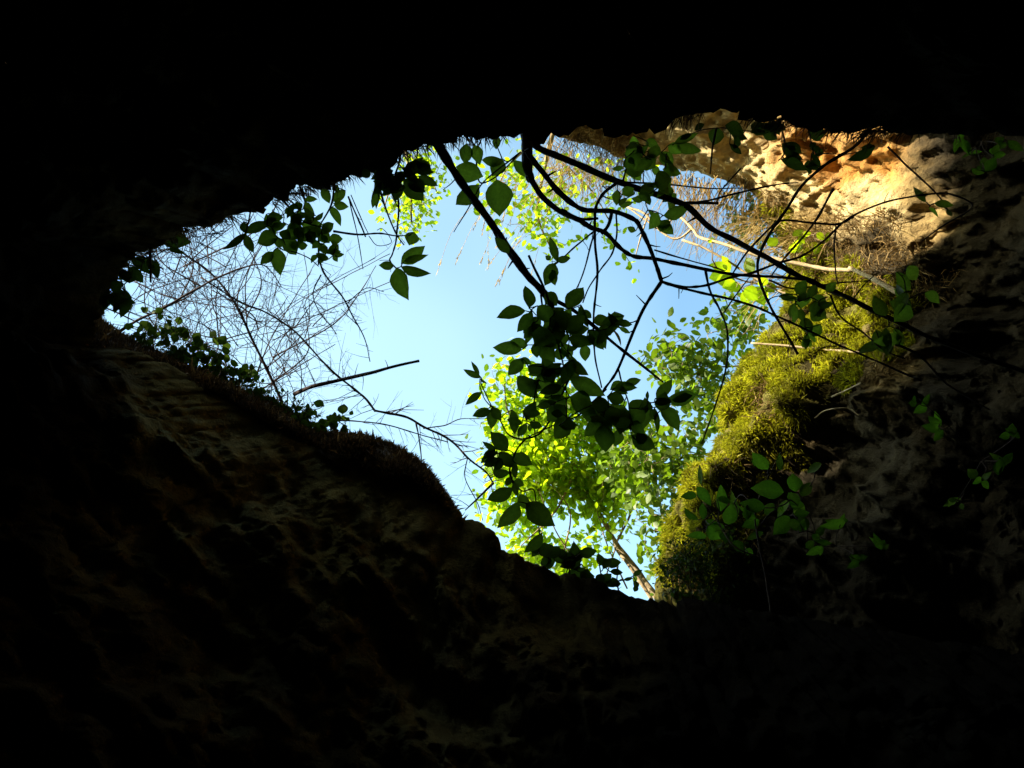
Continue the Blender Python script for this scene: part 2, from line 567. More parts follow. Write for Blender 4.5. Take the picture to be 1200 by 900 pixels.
def build_cliff():
    NS, NK = 420, 300
    epts = [Vector(p) for p in EDGE]
    path = smooth_path(epts, 24)
    seg = [0.0]
    for i in range(1, len(path)):
        seg.append(seg[-1] + math.hypot(path[i].x - path[i - 1].x, path[i].y - path[i - 1].y))
    edge, j = [], 0
    for k in range(NS):
        s = seg[-1] * k / (NS - 1)
        while j < len(seg) - 2 and seg[j + 1] < s:
            j += 1
        t = (s - seg[j]) / max(1e-6, seg[j + 1] - seg[j])
        edge.append(path[j].lerp(path[j + 1], t))
    behind = [(420, 5.0), (200, 2.6), (90, 1.5), (40, .9), (18, .5), (8, .28), (3, .12)]
    rows = []
    for k, dd in behind:
        rows.append([(e, k, dd, 0) for e in edge])
    for i in range(NK):
        q = i / (NK - 1)
        k = 900 * q ** 1.7
        rows.append([(e, k, None, 1) for e in edge])
    anp = np.array([(a[0], a[1]) for a in ANCH], dtype=float)
    anc = np.array([a[2] for a in ANCH], dtype=float)
    V, C, PX = [], [], []
    for row in rows:
        for (e, k, dd, front) in row:
            o = Vector((e.x - 560, e.y - 430)).normalized()
            px, py = e.x + o.x * k, e.y + o.y * k
            upness = max(0.0, -o.y)
            if front:
                dmin = 3.35 + 1.5 * upness * (1 if o.x < .8 else .6)
                d = e.z - (e.z - dmin) * min(1.0, k / 560) ** .72
                if k > 560:
                    d = dmin
            else:
                d = e.z + dd
            c = camv(px, py, d)
            n = Vector((-o.x * .85, o.y * .85, -.5)).normalized()
            h = noise.fractal(c * 1.5 + Vector((4, 2, 9)), 1.0, 2.0, 4)
            rd = noise.ridged_multi_fractal(c * 2.6 + Vector((1, 7, 3)), .9, 2.1, 4, 1.0, 2.0)
            fine = noise.fractal(c * 11, .9, 2.1, 3)
            w0 = .35 + .65 * sm(0, 60, k)
            mz = 1 - sm(.6, 1.5, near_anch(px, py, MOSS_PTS))
            if mz > 0:
                lump = noise.noise(c * 4.2 + Vector((3, 3, 3))) + .6 * noise.noise(c * 9.0)
                c = c + n * (.10 * mz * lump + .03 * mz)
            st = Vector((c.x * .9 + c.z * .5, c.y * 2.0 + c.x * .8, c.z * .8))
            h2 = 1 - 2 * abs(noise.noise(st * 1.5 + Vector((.4 * h, .3 * h, 2))))
            h3 = 1 - 2 * abs(noise.noise(st * 3.6 + Vector((.5 * h, 7, 2))))
            c = c + n * ((.22 * h + .08 * h2 + .035 * h3 + .01 * (rd - 1)) * w0 + .035 * fine + .03 * (abs(noise.noise(st * 6.5)) - .25) * 2 + .014 * noise.fractal(c * 26, .8, 2.1, 3))
            fh, fc = fracture(st + Vector((9, 4, 1)), 2.6)
            fh2, fc2 = fracture(Vector((c.x * .6 + c.z * .6, c.y * 1.9 + c.x * .6, c.z * .6)), 7.0)
            c = c - n * ((.07 * fh + .03 * fc) * w0 + (.018 * fh2 + .008 * fc2)) * (1 - .7 * mz)
            V.append(to_world(c))
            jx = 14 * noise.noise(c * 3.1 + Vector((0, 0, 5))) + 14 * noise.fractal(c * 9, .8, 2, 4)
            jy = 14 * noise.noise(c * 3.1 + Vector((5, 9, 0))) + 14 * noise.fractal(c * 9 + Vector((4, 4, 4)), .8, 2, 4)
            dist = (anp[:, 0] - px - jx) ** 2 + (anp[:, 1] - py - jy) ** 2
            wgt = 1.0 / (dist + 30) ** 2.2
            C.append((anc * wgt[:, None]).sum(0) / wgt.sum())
            PX.append((px, py, front))
    faces = grid_faces(NS, len(rows), False)
    me = bpy.data.meshes.new('cliff_rock')
    me.from_pydata([tuple(p) for p in V], [], faces)
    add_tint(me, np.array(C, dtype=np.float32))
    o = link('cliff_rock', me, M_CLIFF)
    tag(o, 'sunlit cream and orange limestone cliff beyond the cave roof, mossy below', 'cliff', kind='structure')
    me.update()
    nr = np.zeros(len(V) * 3, dtype=np.float32)
    me.vertices.foreach_get('normal', nr)
    nr = nr.reshape(-1, 3)
    for i, (p, x) in enumerate(zip(V, PX)):
        if 640 < x[0] < 1230 and 140 < x[1] < 760:
            n = Vector(nr[i])
            if n.dot(EYE - p) < 0 and x[2]:
                n = -n
            cliff_samples.append((p, n, x[0], x[1], i, NS, x[2]))
    return o, V, NS


cliff, CV, CNS = build_cliff()


def blade_mesh(name, mat, roots, length, width, lean, label, cat, kind='stuff', rnd=None):
    """Many short blades growing from surface points: roots = [(p, n, scale)]."""
    mb = MB()
    for p, n, s in roots:
        d = (n + rv(lean)).normalized()
        L = length * s * R.uniform(.5, 1.3)
        sd = d.cross(rv()).normalized() * width * s
        mid = p + d * L * .55
        tip = p + d * L + Vector((0, 0, -1)) * L * R.uniform(0, .45) + rv(.15 * L)
        i = len(mb.v)
        p0 = p - n * .01
        sh = R.uniform(.5, 1.35) * s
        for k in range(5):
            mb.c[i + k] = sh
        mb.v += [p0 - sd, p0 + sd, mid - sd * .8, mid + sd * .8, tip]
        mb.f += [(i, i + 1, i + 3, i + 2), (i + 2, i + 3, i + 4)]
    o = mb.build(name, mat, None, False)
    return tag(o, label, cat, kind=kind)


rows_moss, rows_root = [], []
for (p, n, px, py, i, ns, fr) in cliff_samples:
    q = near_anch(px, py, MOSS_PTS) + .45 * noise.fractal(p * 5, 1, 2, 3)
    if q < 1.0:
        a, b = i % ns, i // ns
        p2 = CV[i + 1] if a < ns - 1 else p
        p3 = CV[i + ns] if i + ns < len(CV) else p
        ar = (p2 - p).cross(p3 - p).length
        cnt = ar * 36000 * sm(-.32, .12, noise.fractal(p * 8 + Vector((1, 2, 3)), 1, 2, 3))
        m = int(cnt) + (1 if R.random() < cnt - int(cnt) else 0)
        for _ in range(min(m, 40)):
            rows_moss.append((p + (p2 - p) * R.random() + (p3 - p) * R.random(), n, R.uniform(.45, 1.1) * (1 + .7 * noise.noise(p * 7))))
R.shuffle(rows_moss)
rows_moss = rows_moss[:110000]
blade_mesh('moss', M_MOSS, rows_moss, .045, .0035, .7, 'yellow green moss cushions covering the bulging edge of the cliff', 'moss')

# ------------------------------------------------------------------ branch and leaf tools
class Plant:
    """One plant: a root Empty, one or more stem meshes and one foliage mesh."""

    def __init__(self, name, label, cat, loc, group=None):
        self.root = thing(name, label, cat, loc, group)
        self.stem, self.fol, self.twig = MB(), MB(), MB()
        self.pts = []

    def curve(self, pts, d0, d1, w0, w1, sides=7, n=6, wob=.6, mb=None, via=None):
        N = len(pts)
        V = []
        for i, (x, y) in enumerate(pts):
            t = i / max(1, N - 1)
            d = d0 + (d1 - d0) * t + (R.uniform(-.03, .03) if 0 < i < N - 1 else 0)
            V.append(at(x, y, d))
        V = smooth_path(V, n)
        rr = []
        M = len(V)
        ph = R.uniform(0, 100)
        for i in range(M):
            t = i / (M - 1)
            d = d0 + (d1 - d0) * t
            w = w0 + (w1 - w0) * t
            k = 1 + .26 * noise.noise(Vector((ph, t * M * .45, 0))) * wob * 2 + (.22 * wob if R.random() < .10 else 0)
            rr.append(max(.0012, w * .5 * d / F * k))
            V[i] = V[i] + Vector((noise.noise(V[i] * 9), noise.noise(V[i] * 9 + Vector((7, 0, 0))), noise.noise(V[i] * 9 + Vector((0, 7, 0))))) * .006 * wob
        tube(mb or self.stem, V, rr, sides)
        if w0 > 2.1 and wob > .35:                       # buds, snags and short dead spurs
            for i in range(1, M - 1):
                if R.random() < .09:
                    t = (V[i + 1] - V[i]).normalized()
                    e = (t.cross(rv()).normalized() + t * R.uniform(-.3, .9)).normalized()
                    L = R.uniform(.012, .05) * (1.6 if R.random() < .15 else 1)
                    q = V[i] + e * (rr[i] + L)
                    tube(self.stem, [V[i], V[i].lerp(q, .6) + rv(.004), q], [rr[i] * .5, rr[i] * .3, .0012], 5)
        self.pts += V
        return V

    def leaves6(self, x0, y0, items, d, jd=.12, sc=6.0, conn=True, tw=1.6, wscale=1.0, fill=0, fl=(90, 165)):
        """items: base and tip and width, in the coordinates of an enlarged crop at x0,y0."""
        rec = []
        items = list(items)
        src = list(items)
        tries = 0
        while fill > 0 and tries < 4000:
            tries += 1
            a, b = R.choice(src), R.choice(src)
            ax_, ay_, bx_, by_ = (a[0] + a[2]) / 2, (a[1] + a[3]) / 2, (b[0] + b[2]) / 2, (b[1] + b[3]) / 2
            if a is b or math.hypot(ax_ - bx_, ay_ - by_) > 150:
                continue
            t = R.random()
            mx_, my_ = ax_ + (bx_ - ax_) * t, ay_ + (by_ - ay_) * t
            L, th = R.uniform(*fl), R.uniform(0, 6.283)
            dx, dy = math.cos(th) * L / 2, math.sin(th) * L / 2 + .12 * L
            items.append((mx_ - dx, my_ - dy, mx_ + dx, my_ + dy, L * R.uniform(.46, .62)))
            fill -= 1
        for (bx, by, tx, ty, w) in items:
            dd = d + R.uniform(-jd, jd)
            b = at(x0 + bx / sc, y0 + by / sc, dd)
            L = math.hypot(tx - bx, ty - by) / sc * dd / F
            t = at(x0 + tx / sc, y0 + ty / sc, dd + R.uniform(-.5, .5) * L)
            nrm = (EYE - b).normalized() + rv(.62)
            t = b + (t - b) * 1.13
            leaf(self.fol, b, t, R.uniform(.95, 1.3) * w * wscale / sc * dd / F * 1.06, nrm, R.uniform(-.05, .38))
            rec.append(b)
        if conn and self.pts:
            tree = list(self.pts)
            rest = list(rec)
            while rest:
                best = None
                for b in rest:
                    q = min(tree, key=lambda p: (p - b).length_squared)
                    L = (q - b).length
                    if best is None or L < best[0]:
                        best = (L, b, q)
                L, b, q = best
                rest.remove(b)
                if L > .004:
                    mid = q.lerp(b, .5) + rv(.10 * L)
                    path = smooth_path([q, mid, b], 4)
                    r = tw * .5 * d / F
                    tube(self.twig, path, [r * (1 - .35 * i / (len(path) - 1)) for i in range(len(path))], 5)
                    tree += path[1:]
                else:
                    tree.append(b)
            self.pts = tree

    def finish(self, sm_=M_BARK, fm=M_GREEN, tm=None):
        k = len(self.stem.v)
        self.stem.v += self.twig.v
        self.stem.f += [tuple(i + k for i in f) for f in self.twig.f]
        if self.stem.v:
            self.stem.build('stem', sm_, self.root)
        if self.fol.v:
            self.fol.build('foliage', fm, self.root)


def finish_tree(p, bark, leafm):
    """trunk as one part; leaves and the twigs that carry them as the crown."""
    p.stem.build('trunk', bark, p.root)
    nv, nf = len(p.fol.v), len(p.fol.f)
    p.fol.v += p.twig.v
    p.fol.f += [tuple(i + nv for i in f) for f in p.twig.f]
    o = p.fol.build('crown', leafm, p.root)
    o.data.materials.append(bark)
    o.data.polygons.foreach_set('material_index', [0] * nf + [1] * (len(o.data.polygons) - nf))
    o.data.update()


# ------------------------------------------------------------------ the main diagonal stem with its big leaves
p = Plant('leafy_branch', 'thick dark stem slanting down from the roof lip into the largest cluster of oval leaves', 'branch', at(505, 150, 3.36))
p.curve([(505, 150), (517, 177), (540, 213), (567, 250), (593, 287), (615, 320), (634, 340), (650, 366), (660, 392)], 3.36, 2.85, 11.5, 6)
p.curve([(585, 274), (604, 300), (622, 326), (645, 348), (672, 364), (700, 386), (735, 415), (762, 436), (778, 448)], 3.10, 2.82, 7, 2.2)
p.curve([(620, 300), (640, 345), (652, 392), (662, 440), (664, 500)], 2.98, 2.78, 3, 1.5)
p.curve([(634, 345), (640, 400), (632, 440), (626, 470), (628, 515)], 2.96, 2.75, 2.4, 1.4)
p.curve([(673, 430), (640, 500), (616, 514), (596, 510), (586, 494), (577, 478), (563, 450)], 2.85, 2.7, 2.6, 1.4)
p.curve([(616, 514), (604, 530), (598, 556), (612, 575), (626, 574), (629, 600), (632, 626)], 2.74, 2.75, 2.4, 1.4)
p.curve([(598, 548), (601, 566), (607, 584)], 2.74, 2.72, 1.8, 1.4)
p.leaves6(540, 330, [(455, 205, 272, 240, 115), (480, 185, 465, 40, 100), (750, 190, 850, 55, 115), (850, 200, 912, 250, 75), (590, 80, 670, 160, 85), (540, 170, 640, 270, 115),
                     (640, 260, 715, 190, 85), (700, 300, 770, 200, 75), (500, 220, 410, 340, 90), (520, 290, 450, 390, 80), (500, 370, 640, 400, 105), (600, 330, 690, 330, 75),
                     (740, 340, 860, 250, 105), (740, 350, 885, 330, 85), (580, 430, 690, 420, 65), (430, 480, 247, 465, 105), (470, 445, 350, 425, 72), (520, 430, 535, 525, 58),
                     (560, 460, 650, 550, 90), (650, 520, 740, 500, 75), (750, 490, 770, 560, 60), (750, 480, 825, 450, 45), (870, 440, 875, 548, 70), (760, 390, 900, 430, 85),
                     (890, 380, 930, 440, 55), (930, 340, 1013, 450, 85), (935, 290, 1025, 255, 72), (1070, 290, 1040, 222, 38), (1085, 290, 1195, 300, 52), (1110, 320, 1187, 360, 32),
                     (1060, 330, 1125, 438, 72), (1020, 380, 1060, 325, 50), (600, 270, 660, 370, 100), (660, 200, 740, 330, 80), (560, 250, 480, 320, 80), (640, 360, 730, 370, 70), (620, 390, 540, 400, 60)],
          2.86, .09, fill=26)
p.leaves6(540, 330, [(435, 540, 343, 650, 75), (420, 540, 490, 575, 50), (470, 590, 590, 610, 105), (620, 610, 540, 770, 110), (600, 620, 700, 580, 60), (680, 580, 685, 655, 45), (730, 585, 715, 655, 40),
                     (745, 590, 770, 670, 40), (775, 555, 880, 650, 78), (720, 665, 680, 730, 45), (398, 665, 530, 805, 95), (765, 675, 990, 790, 115), (590, 820, 720, 725, 110), (640, 800, 720, 900, 120),
                     (770, 810, 910, 890, 130), (545, 880, 625, 850, 55), (580, 600, 650, 700, 80)], 2.78, .08, fill=10)
p.leaves6(530, 400, [(520, 555, 580, 435, 92), (490, 580, 395, 550, 56), (520, 575, 465, 660, 62), (545, 570, 625, 600, 50), (545, 585, 545, 630, 26), (690, 450, 605, 455, 52), (790, 450, 680, 550, 130),
                     (830, 540, 730, 670, 112), (810, 540, 850, 620, 72), (980, 450, 1100, 440, 90), (205, 255, 88, 205, 36), (190, 240, 140, 150, 30), (195, 260, 240, 295, 30), (207, 358, 103, 437, 46), (258, 470, 150, 525, 52),
                     (290, 460, 275, 605, 72), (285, 465, 335, 545, 62), (390, 765, 283, 650, 92), (310, 755, 217, 715, 52), (300, 770, 210, 850, 72), (320, 820, 230, 870, 60), (430, 790, 550, 860, 92), (330, 790, 430, 870, 92), (350, 830, 300, 900, 60)], 2.74, .07, fill=10, fl=(70, 130))
p.leaves6(520, 510, [(345, 250, 455, 275, 75), (510, 200, 500, 295, 56), (495, 320, 558, 350, 46), (485, 295, 435, 350, 46), (485, 370, 320, 460, 112), (490, 335, 515, 420, 36), (525, 470, 400, 645, 118), (540, 410, 600, 520, 100),
                     (580, 480, 755, 620, 140), (690, 690, 585, 820, 112)], 2.74, .06)
p.finish()

# ------------------------------------------------------------------ the forked stems hanging at mid roof
p = Plant('forked_branch', 'stout dark branch forking below the roof lip with two arms curving to the right', 'branch', at(613, 138, 3.42))
p.curve([(613, 138), (617, 165), (618, 190), (622, 210)], 3.42, 3.25, 15, 11)
p.curve([(620, 205), (627, 217), (637, 232), (657, 248), (677, 258), (693, 267), (710, 273), (727, 290), (743, 300), (767, 303), (800, 310), (835, 318), (862, 322), (900, 324), (945, 328)], 3.25, 3.2, 7.5, 3)
p.curve([(617, 175), (623, 185), (637, 203), (657, 227), (680, 245), (697, 247), (720, 248), (743, 257), (750, 265), (760, 287), (770, 313), (775, 330)], 3.27, 3.1, 7.5, 4.5)
p.curve([(775, 330), (783, 333), (817, 342), (850, 349), (880, 358), (917, 373), (967, 397), (1013, 417), (1080, 446)], 3.1, 3.2, 3.6, 2)
p.curve([(775, 330), (800, 336), (825, 335), (858, 325), (880, 320), (913, 308), (940, 300), (967, 280), (993, 257), (1020, 243), (1053, 233), (1087, 228), (1113, 227), (1137, 237), (1135, 247), (1107, 263), (1080, 283)], 3.1, 3.4, 3.2, 1.6)
p.curve([(775, 330), (757, 357), (743, 387), (733, 413), (721, 438), (707, 458), (700, 475)], 3.1, 2.92, 4.5, 2.6)
p.curve([(710, 456), (692, 474), (676, 488), (655, 496), (620, 512)], 2.92, 2.85, 2.6, 1.4)
p.curve([(725, 434), (729, 452), (736, 470), (738, 485), (742, 500)], 2.95, 2.85, 2, 1.2)
p.curve([(723, 214), (707, 227), (698, 243), (697, 257), (698, 290), (700, 323), (697, 357), (695, 390), (698, 420), (705, 455)], 3.2, 3.0, 4, 1.8)
p.curve([(717, 247), (713, 263), (705, 274)], 3.18, 3.2, 4.5, 4)
p.curve([(657, 246), (680, 257), (700, 256)], 3.22, 3.18, 4, 3)
p.curve([(697, 272), (690, 297), (680, 330), (672, 346)], 3.15, 3.0, 2.2, 1.4)
p.curve([(722, 250), (723, 273), (717, 297), (703, 317), (690, 337), (683, 355)], 3.15, 3.0, 2.3, 1.5)
p.curve([(697, 270), (670, 293), (650, 310), (646, 318)], 3.15, 3.0, 2.2, 1.4)
p.curve([(767, 293), (800, 303), (850, 318)], 3.15, 3.2, 2.4, 1.4)
p.curve([(827, 318), (833, 343), (843, 363), (852, 387), (852, 427), (837, 477), (823, 517)], 3.2, 3.1, 3, 1.8)
p.curve([(848, 367), (862, 347), (880, 322)], 3.2, 3.25, 1.8, 1.2)
p.curve([(697, 372), (735, 378), (748, 375)], 3.0, 3.0, 2, 1.2)
p.leaves6(640, 400, [(553, 293, 655, 272, 50), (450, 340, 560, 300, 82), (480, 330, 568, 360, 62), (430, 390, 545, 410, 82), (450, 440, 545, 480, 72), (590, 520, 720, 430, 140), (690, 480, 600, 560, 92), (715, 410, 712, 355, 26),
                     (775, 400, 875, 280, 86), (760, 430, 870, 420, 48), (845, 410, 1050, 385, 102), (760, 465, 780, 628, 76), (815, 460, 928, 605, 102), (725, 440, 735, 485, 32), (400, 590, 415, 760, 112), (510, 620, 490, 730, 82),
                     (470, 520, 600, 600, 130), (390, 500, 480, 580, 112), (580, 600, 690, 640, 100), (600, 660, 755, 750, 96), (400, 540, 285, 655, 112), (340, 450, 445, 470, 84), (190, 390, 320, 490, 120), (240, 490, 370, 540, 110),
                     (500, 480, 570, 560, 100), (440, 470, 500, 560, 90), (560, 540, 520, 640, 90)], 2.86, .08, fill=14)
p.leaves6(450, 140, [(440, 470, 395, 420, 34)], 2.98, .02, 3.0, False)
p.leaves6(600, 250, [(268, 330, 240, 300, 40)], 2.98, .02, 6.0, False)
p.leaves6(450, 140, [(610, 500, 585, 420, 24), (605, 490, 652, 490, 24), (600, 505, 570, 575, 50), (595, 530, 600, 578, 40)], 3.0, .02, 3.0)
p.finish()

p = Plant('forked_branch', 'long straight dark branch running from the roof lip across to the mossy cliff at right', 'branch', at(606, 140, 3.45))
p.curve([(606, 140), (627, 170), (650, 182), (683, 195), (717, 210), (750, 222), (783, 233), (805, 242), (833, 267), (867, 285), (900, 303), (933, 322), (967, 337), (1000, 352), (1033, 368), (1060, 380), (1087, 394), (1150, 418), (1230, 445)], 3.45, 3.3, 8.5, 5)
p.curve([(783, 233), (800, 238), (820, 238), (841, 238)], 3.4, 3.5, 4.5, 3)
p.curve([(800, 238), (825, 236), (860, 227), (900, 218), (935, 214)], 3.42, 3.6, 3, 1.5)
p.curve([(723, 213), (783, 216), (830, 221), (875, 220)], 3.38, 3.5, 2.6, 1.2)
p.curve([(1022, 148), (1000, 173), (967, 193), (940, 217), (923, 243), (905, 270), (892, 293), (888, 317), (897, 347), (913, 377), (935, 415)], 3.35, 3.2, 4, 3)
p.curve([(977, 221), (957, 257), (933, 287), (913, 310), (902, 325)], 3.5, 3.3, 3.2, 1.6)
p.curve([(1000, 255), (980, 263), (950, 261), (917, 258), (903, 267), (877, 293), (858, 322)], 3.5, 3.3, 2.8, 2.2)
p.curve([(980, 262), (978, 290), (979, 318), (982, 332)], 3.5, 3.3, 2.2, 1.4)
p.curve([(1040, 172), (1060, 192), (1077, 207), (1100, 230), (1110, 247)], 3.6, 3.6, 2.6, 1.6)
p.curve([(901, 328), (930, 338), (975, 332), (1020, 329)], 3.3, 3.4, 2.4, 1.4)
p.curve([(973, 346), (985, 370), (1012, 390), (1035, 410), (1060, 420)], 3.3, 3.3, 2.6, 1.6)
p.curve([(1001, 349), (1012, 335), (1026, 322)], 3.32, 3.35, 1.8, 1.1)
p.curve([(868, 198), (845, 222), (838, 240)], 3.45, 3.4, 2, 1.2)
p.curve([(730, 212), (735, 195), (748, 183)], 3.4, 3.4, 2.4, 1.4)
p.curve([(840, 150), (835, 175), (832, 204)], 3.3, 3.3, 2.6, 1.6)
p.curve([(762, 221), (778, 200), (782, 180)], 3.4, 3.3, 2.4, 1.5)
p.curve([(1030, 397), (1075, 415), (1110, 450), (1160, 480)], 3.3, 3.25, 3.2, 2)
p.leaves6(640, 130, [(820, 410, 935, 440, 78), (760, 500, 870, 480, 122), (820, 500, 850, 580, 62), (680, 520, 745, 590, 92), (535, 590, 610, 545, 62), (500, 555, 495, 655, 56), (515, 665, 605, 645, 56), (650, 580, 730, 620, 62), (700, 600, 730, 655, 40),
                     (820, 640, 910, 580, 72), (825, 735, 985, 690, 86), (790, 720, 730, 820, 76), (795, 770, 885, 860, 76), (630, 845, 577, 820, 42), (590, 400, 660, 480, 82), (810, 290, 880, 380, 92), (900, 250, 1075, 280, 64),
                     (900, 230, 1050, 165, 62), (545, 395, 470, 410, 32), (650, 400, 730, 340, 90), (600, 300, 640, 370, 80), (680, 330, 760, 390, 90), (720, 270, 800, 300, 80), (620, 270, 690, 300, 70), (740, 400, 800, 450, 80),
                     (560, 330, 610, 400, 70), (860, 240, 940, 290, 70), (700, 210, 780, 240, 60), (640, 220, 580, 260, 50)], 3.38, .08, fill=26, fl=(80, 140))
p.leaves6(800, 270, [(790, 485, 690, 460, 52), (790, 515, 780, 645, 56), (800, 450, 860, 360, 72), (790, 480, 900, 490, 92), (900, 470, 930, 390, 56), (950, 520, 1048, 520, 66), (900, 560, 1000, 610, 100), (830, 550, 840, 630, 52), (850, 610, 890, 720, 82),
                     (970, 660, 900, 740, 82), (840, 770, 900, 810, 70), (1010, 430, 1070, 370, 62), (920, 500, 960, 600, 80)], 3.25, .06, fill=9, fl=(80, 130))
p.leaves6(980, 270, [(350, 600, 270, 475, 92), (520, 530, 420, 630, 100), (280, 700, 370, 860, 112), (410, 690, 460, 810, 72), (320, 800, 170, 850, 92), (500, 250, 560, 340, 92), (440, 320, 500, 380, 80), (620, 440, 720, 500, 90), (480, 460, 420, 420, 60)], 3.28, .06, fill=7)
p.leaves6(1000, 130, [(510, 640, 430, 545, 42), (570, 650, 690, 660, 46), (530, 680, 600, 740, 32), (660, 690, 690, 740, 30)], 3.55, .03)
p.finish()

# leaf sprigs dangling along the roof lip
p = Plant('hanging_sprig', 'sprig of broad round leaves hanging behind the slanting stem under the roof', 'sprig', at(545, 150, 3.35))
p.curve([(545, 148), (556, 175), (560, 205), (565, 215), (585, 204), (610, 178)], 3.35, 3.3, 2.2, 1.6)
p.curve([(610, 178), (570, 210), (555, 232)], 3.3, 3.25, 2.2, 1.4)
p.curve([(557, 229), (542, 255), (532, 272)], 3.3, 3.3, 1.8, .9)
p.curve([(534, 210), (528, 216), (519, 222)], 3.3, 3.3, 1.6, .9)
p.leaves6(440, 140, [(570, 330, 735, 400, 130), (725, 460, 585, 590, 120), (850, 425, 875, 655, 165), (640, 170, 630, 300, 76), (700, 180, 730, 300, 76), (890, 275, 830, 385, 112), (900, 290, 760, 290, 62), (970, 290, 1045, 390, 76), (850, 110, 850, 200, 62)], 3.3, .05)
p.finish()

p = Plant('hanging_sprig', 'ragged dark leaf clump pressed against the roof lip left of the slanting stem', 'sprig', at(470, 160, 3.36))
p.curve([(470, 165), (468, 190), (463, 205), (470, 215)], 3.36, 3.3, 3, 2)
p.leaves6(440, 140, [(200, 420, 325, 555, 120), (230, 430, 335, 500, 82), (300, 400, 425, 460, 62), (280, 370, 400, 370, 42), (150, 430, 140, 560, 92), (120, 440, 60, 530, 72), (10, 440, 5, 610, 52), (100, 380, 50, 430, 70), (150, 370, 200, 430, 80),
                     (200, 340, 270, 380, 60), (250, 320, 330, 330, 45), (60, 360, 0, 400, 60), (180, 400, 110, 470, 70), (300, 300, 380, 320, 40), (-40, 360, -90, 400, 60), (-20, 330, 30, 380, 60)], 3.32, .05, fill=22, fl=(80, 140))
p.finish(M_BARK, M_IVY)

p = Plant('hanging_sprig', 'three jagged leaves dangling alone on a thin stem in the sky left of centre', 'sprig', at(446, 185, 3.36))
p.curve([(446, 188), (466, 230), (465, 275), (460, 297), (457, 305), (464, 314)], 3.36, 3.2, 2.6, 1.6)
p.curve([(444, 215), (452, 245), (465, 275), (473, 287)], 3.34, 3.2, 2.6, 1.4)
p.curve([(390, 271), (420, 276), (447, 274), (465, 276), (480, 276)], 3.3, 3.22, 2.8, 1.2)
p.curve([(408, 230), (420, 258), (428, 278)], 3.35, 3.25, 2.2, 1.8)
p.curve([(409, 232), (417, 270), (425, 315)], 3.35, 3.25, 1.6, .9)
p.curve([(411, 228), (424, 258), (432, 276)], 3.35, 3.27, 1.3, .9)
p.curve([(432, 277), (442, 288), (458, 285), (456, 276), (448, 268), (442, 270)], 3.25, 3.25, 1.0, .8)
p.curve([(455, 215), (462, 235), (470, 250)], 3.35, 3.3, 2.0, 1.2)
p.leaves6(380, 200, [(490, 670, 395, 665, 56), (540, 650, 690, 545, 100), (560, 640, 706, 600, 50), (540, 675, 725, 730, 76), (505, 685, 565, 875, 118), (370, 160, 340, 250, 46), (630, 430, 600, 515, 76)], 3.2, .04)
p.finish()

p = Plant('hanging_sprig', 'dense bunch of green oval leaves hanging from the sloping roof above the bare thicket', 'sprig', at(350, 215, 3.6))
p.curve([(350, 215), (362, 245), (372, 270), (374, 295), (373, 310)], 3.6, 3.45, 3, 2)
p.curve([(330, 232), (345, 250), (362, 262), (385, 268)], 3.55, 3.45, 2.4, 1.5)
p.curve([(392, 215), (388, 240), (376, 262), (364, 282)], 3.5, 3.45, 2.4, 1.5)
p.curve([(320, 245), (322, 275), (330, 292), (347, 296), (362, 302), (373, 312)], 3.55, 3.45, 1.8, 1.2)
p.leaves6(240, 190, [(510, 605, 528, 775, 98), (515, 530, 380, 555, 112), (540, 540, 640, 635, 92), (480, 630, 400, 710, 56), (440, 380, 540, 390, 82), (470, 460, 560, 440, 62), (550, 540, 580, 480, 72), (590, 540, 650, 480, 80), (640, 540, 720, 470, 92), (720, 560, 770, 500, 82),
                     (650, 590, 718, 585, 46), (680, 440, 810, 440, 92), (765, 405, 830, 365, 46), (700, 280, 760, 355, 56), (700, 265, 782, 258, 46), (645, 370, 725, 370, 46), (835, 170, 870, 280, 76), (905, 290, 1000, 315, 56), (885, 310, 950, 430, 62), (990, 200, 900, 270, 62),
                     (820, 480, 897, 435, 62), (810, 500, 870, 560, 82), (870, 540, 960, 540, 62), (940, 580, 870, 640, 56), (905, 650, 970, 650, 36), (905, 660, 930, 695, 30), (820, 590, 850, 640, 52), (790, 650, 750, 700, 46), (845, 650, 815, 705, 46),
                     (600, 420, 680, 380, 70), (560, 360, 620, 330, 50), (620, 330, 680, 300, 50), (420, 440, 500, 400, 60), (700, 420, 760, 400, 60), (740, 470, 800, 520, 80), (640, 480, 600, 430, 60), (800, 560, 760, 600, 50), (480, 470, 530, 420, 50), (900, 170, 940, 200, 40)], 3.48, .07, fill=34, fl=(60, 110))
p.finish()

p = Plant('hanging_sprig', 'black silhouetted four leaf sprig on the roof slope beside the green bunch', 'sprig', at(285, 240, 3.62))
p.curve([(296, 236), (292, 255), (287, 274)], 3.64, 3.5, 2.2, 1.5)
p.leaves6(240, 190, [(290, 500, 150, 605, 58), (290, 500, 450, 420, 78), (290, 510, 335, 625, 76), (270, 420, 280, 490, 56)], 3.5, .03)
p.finish(M_BARK, M_IVY)

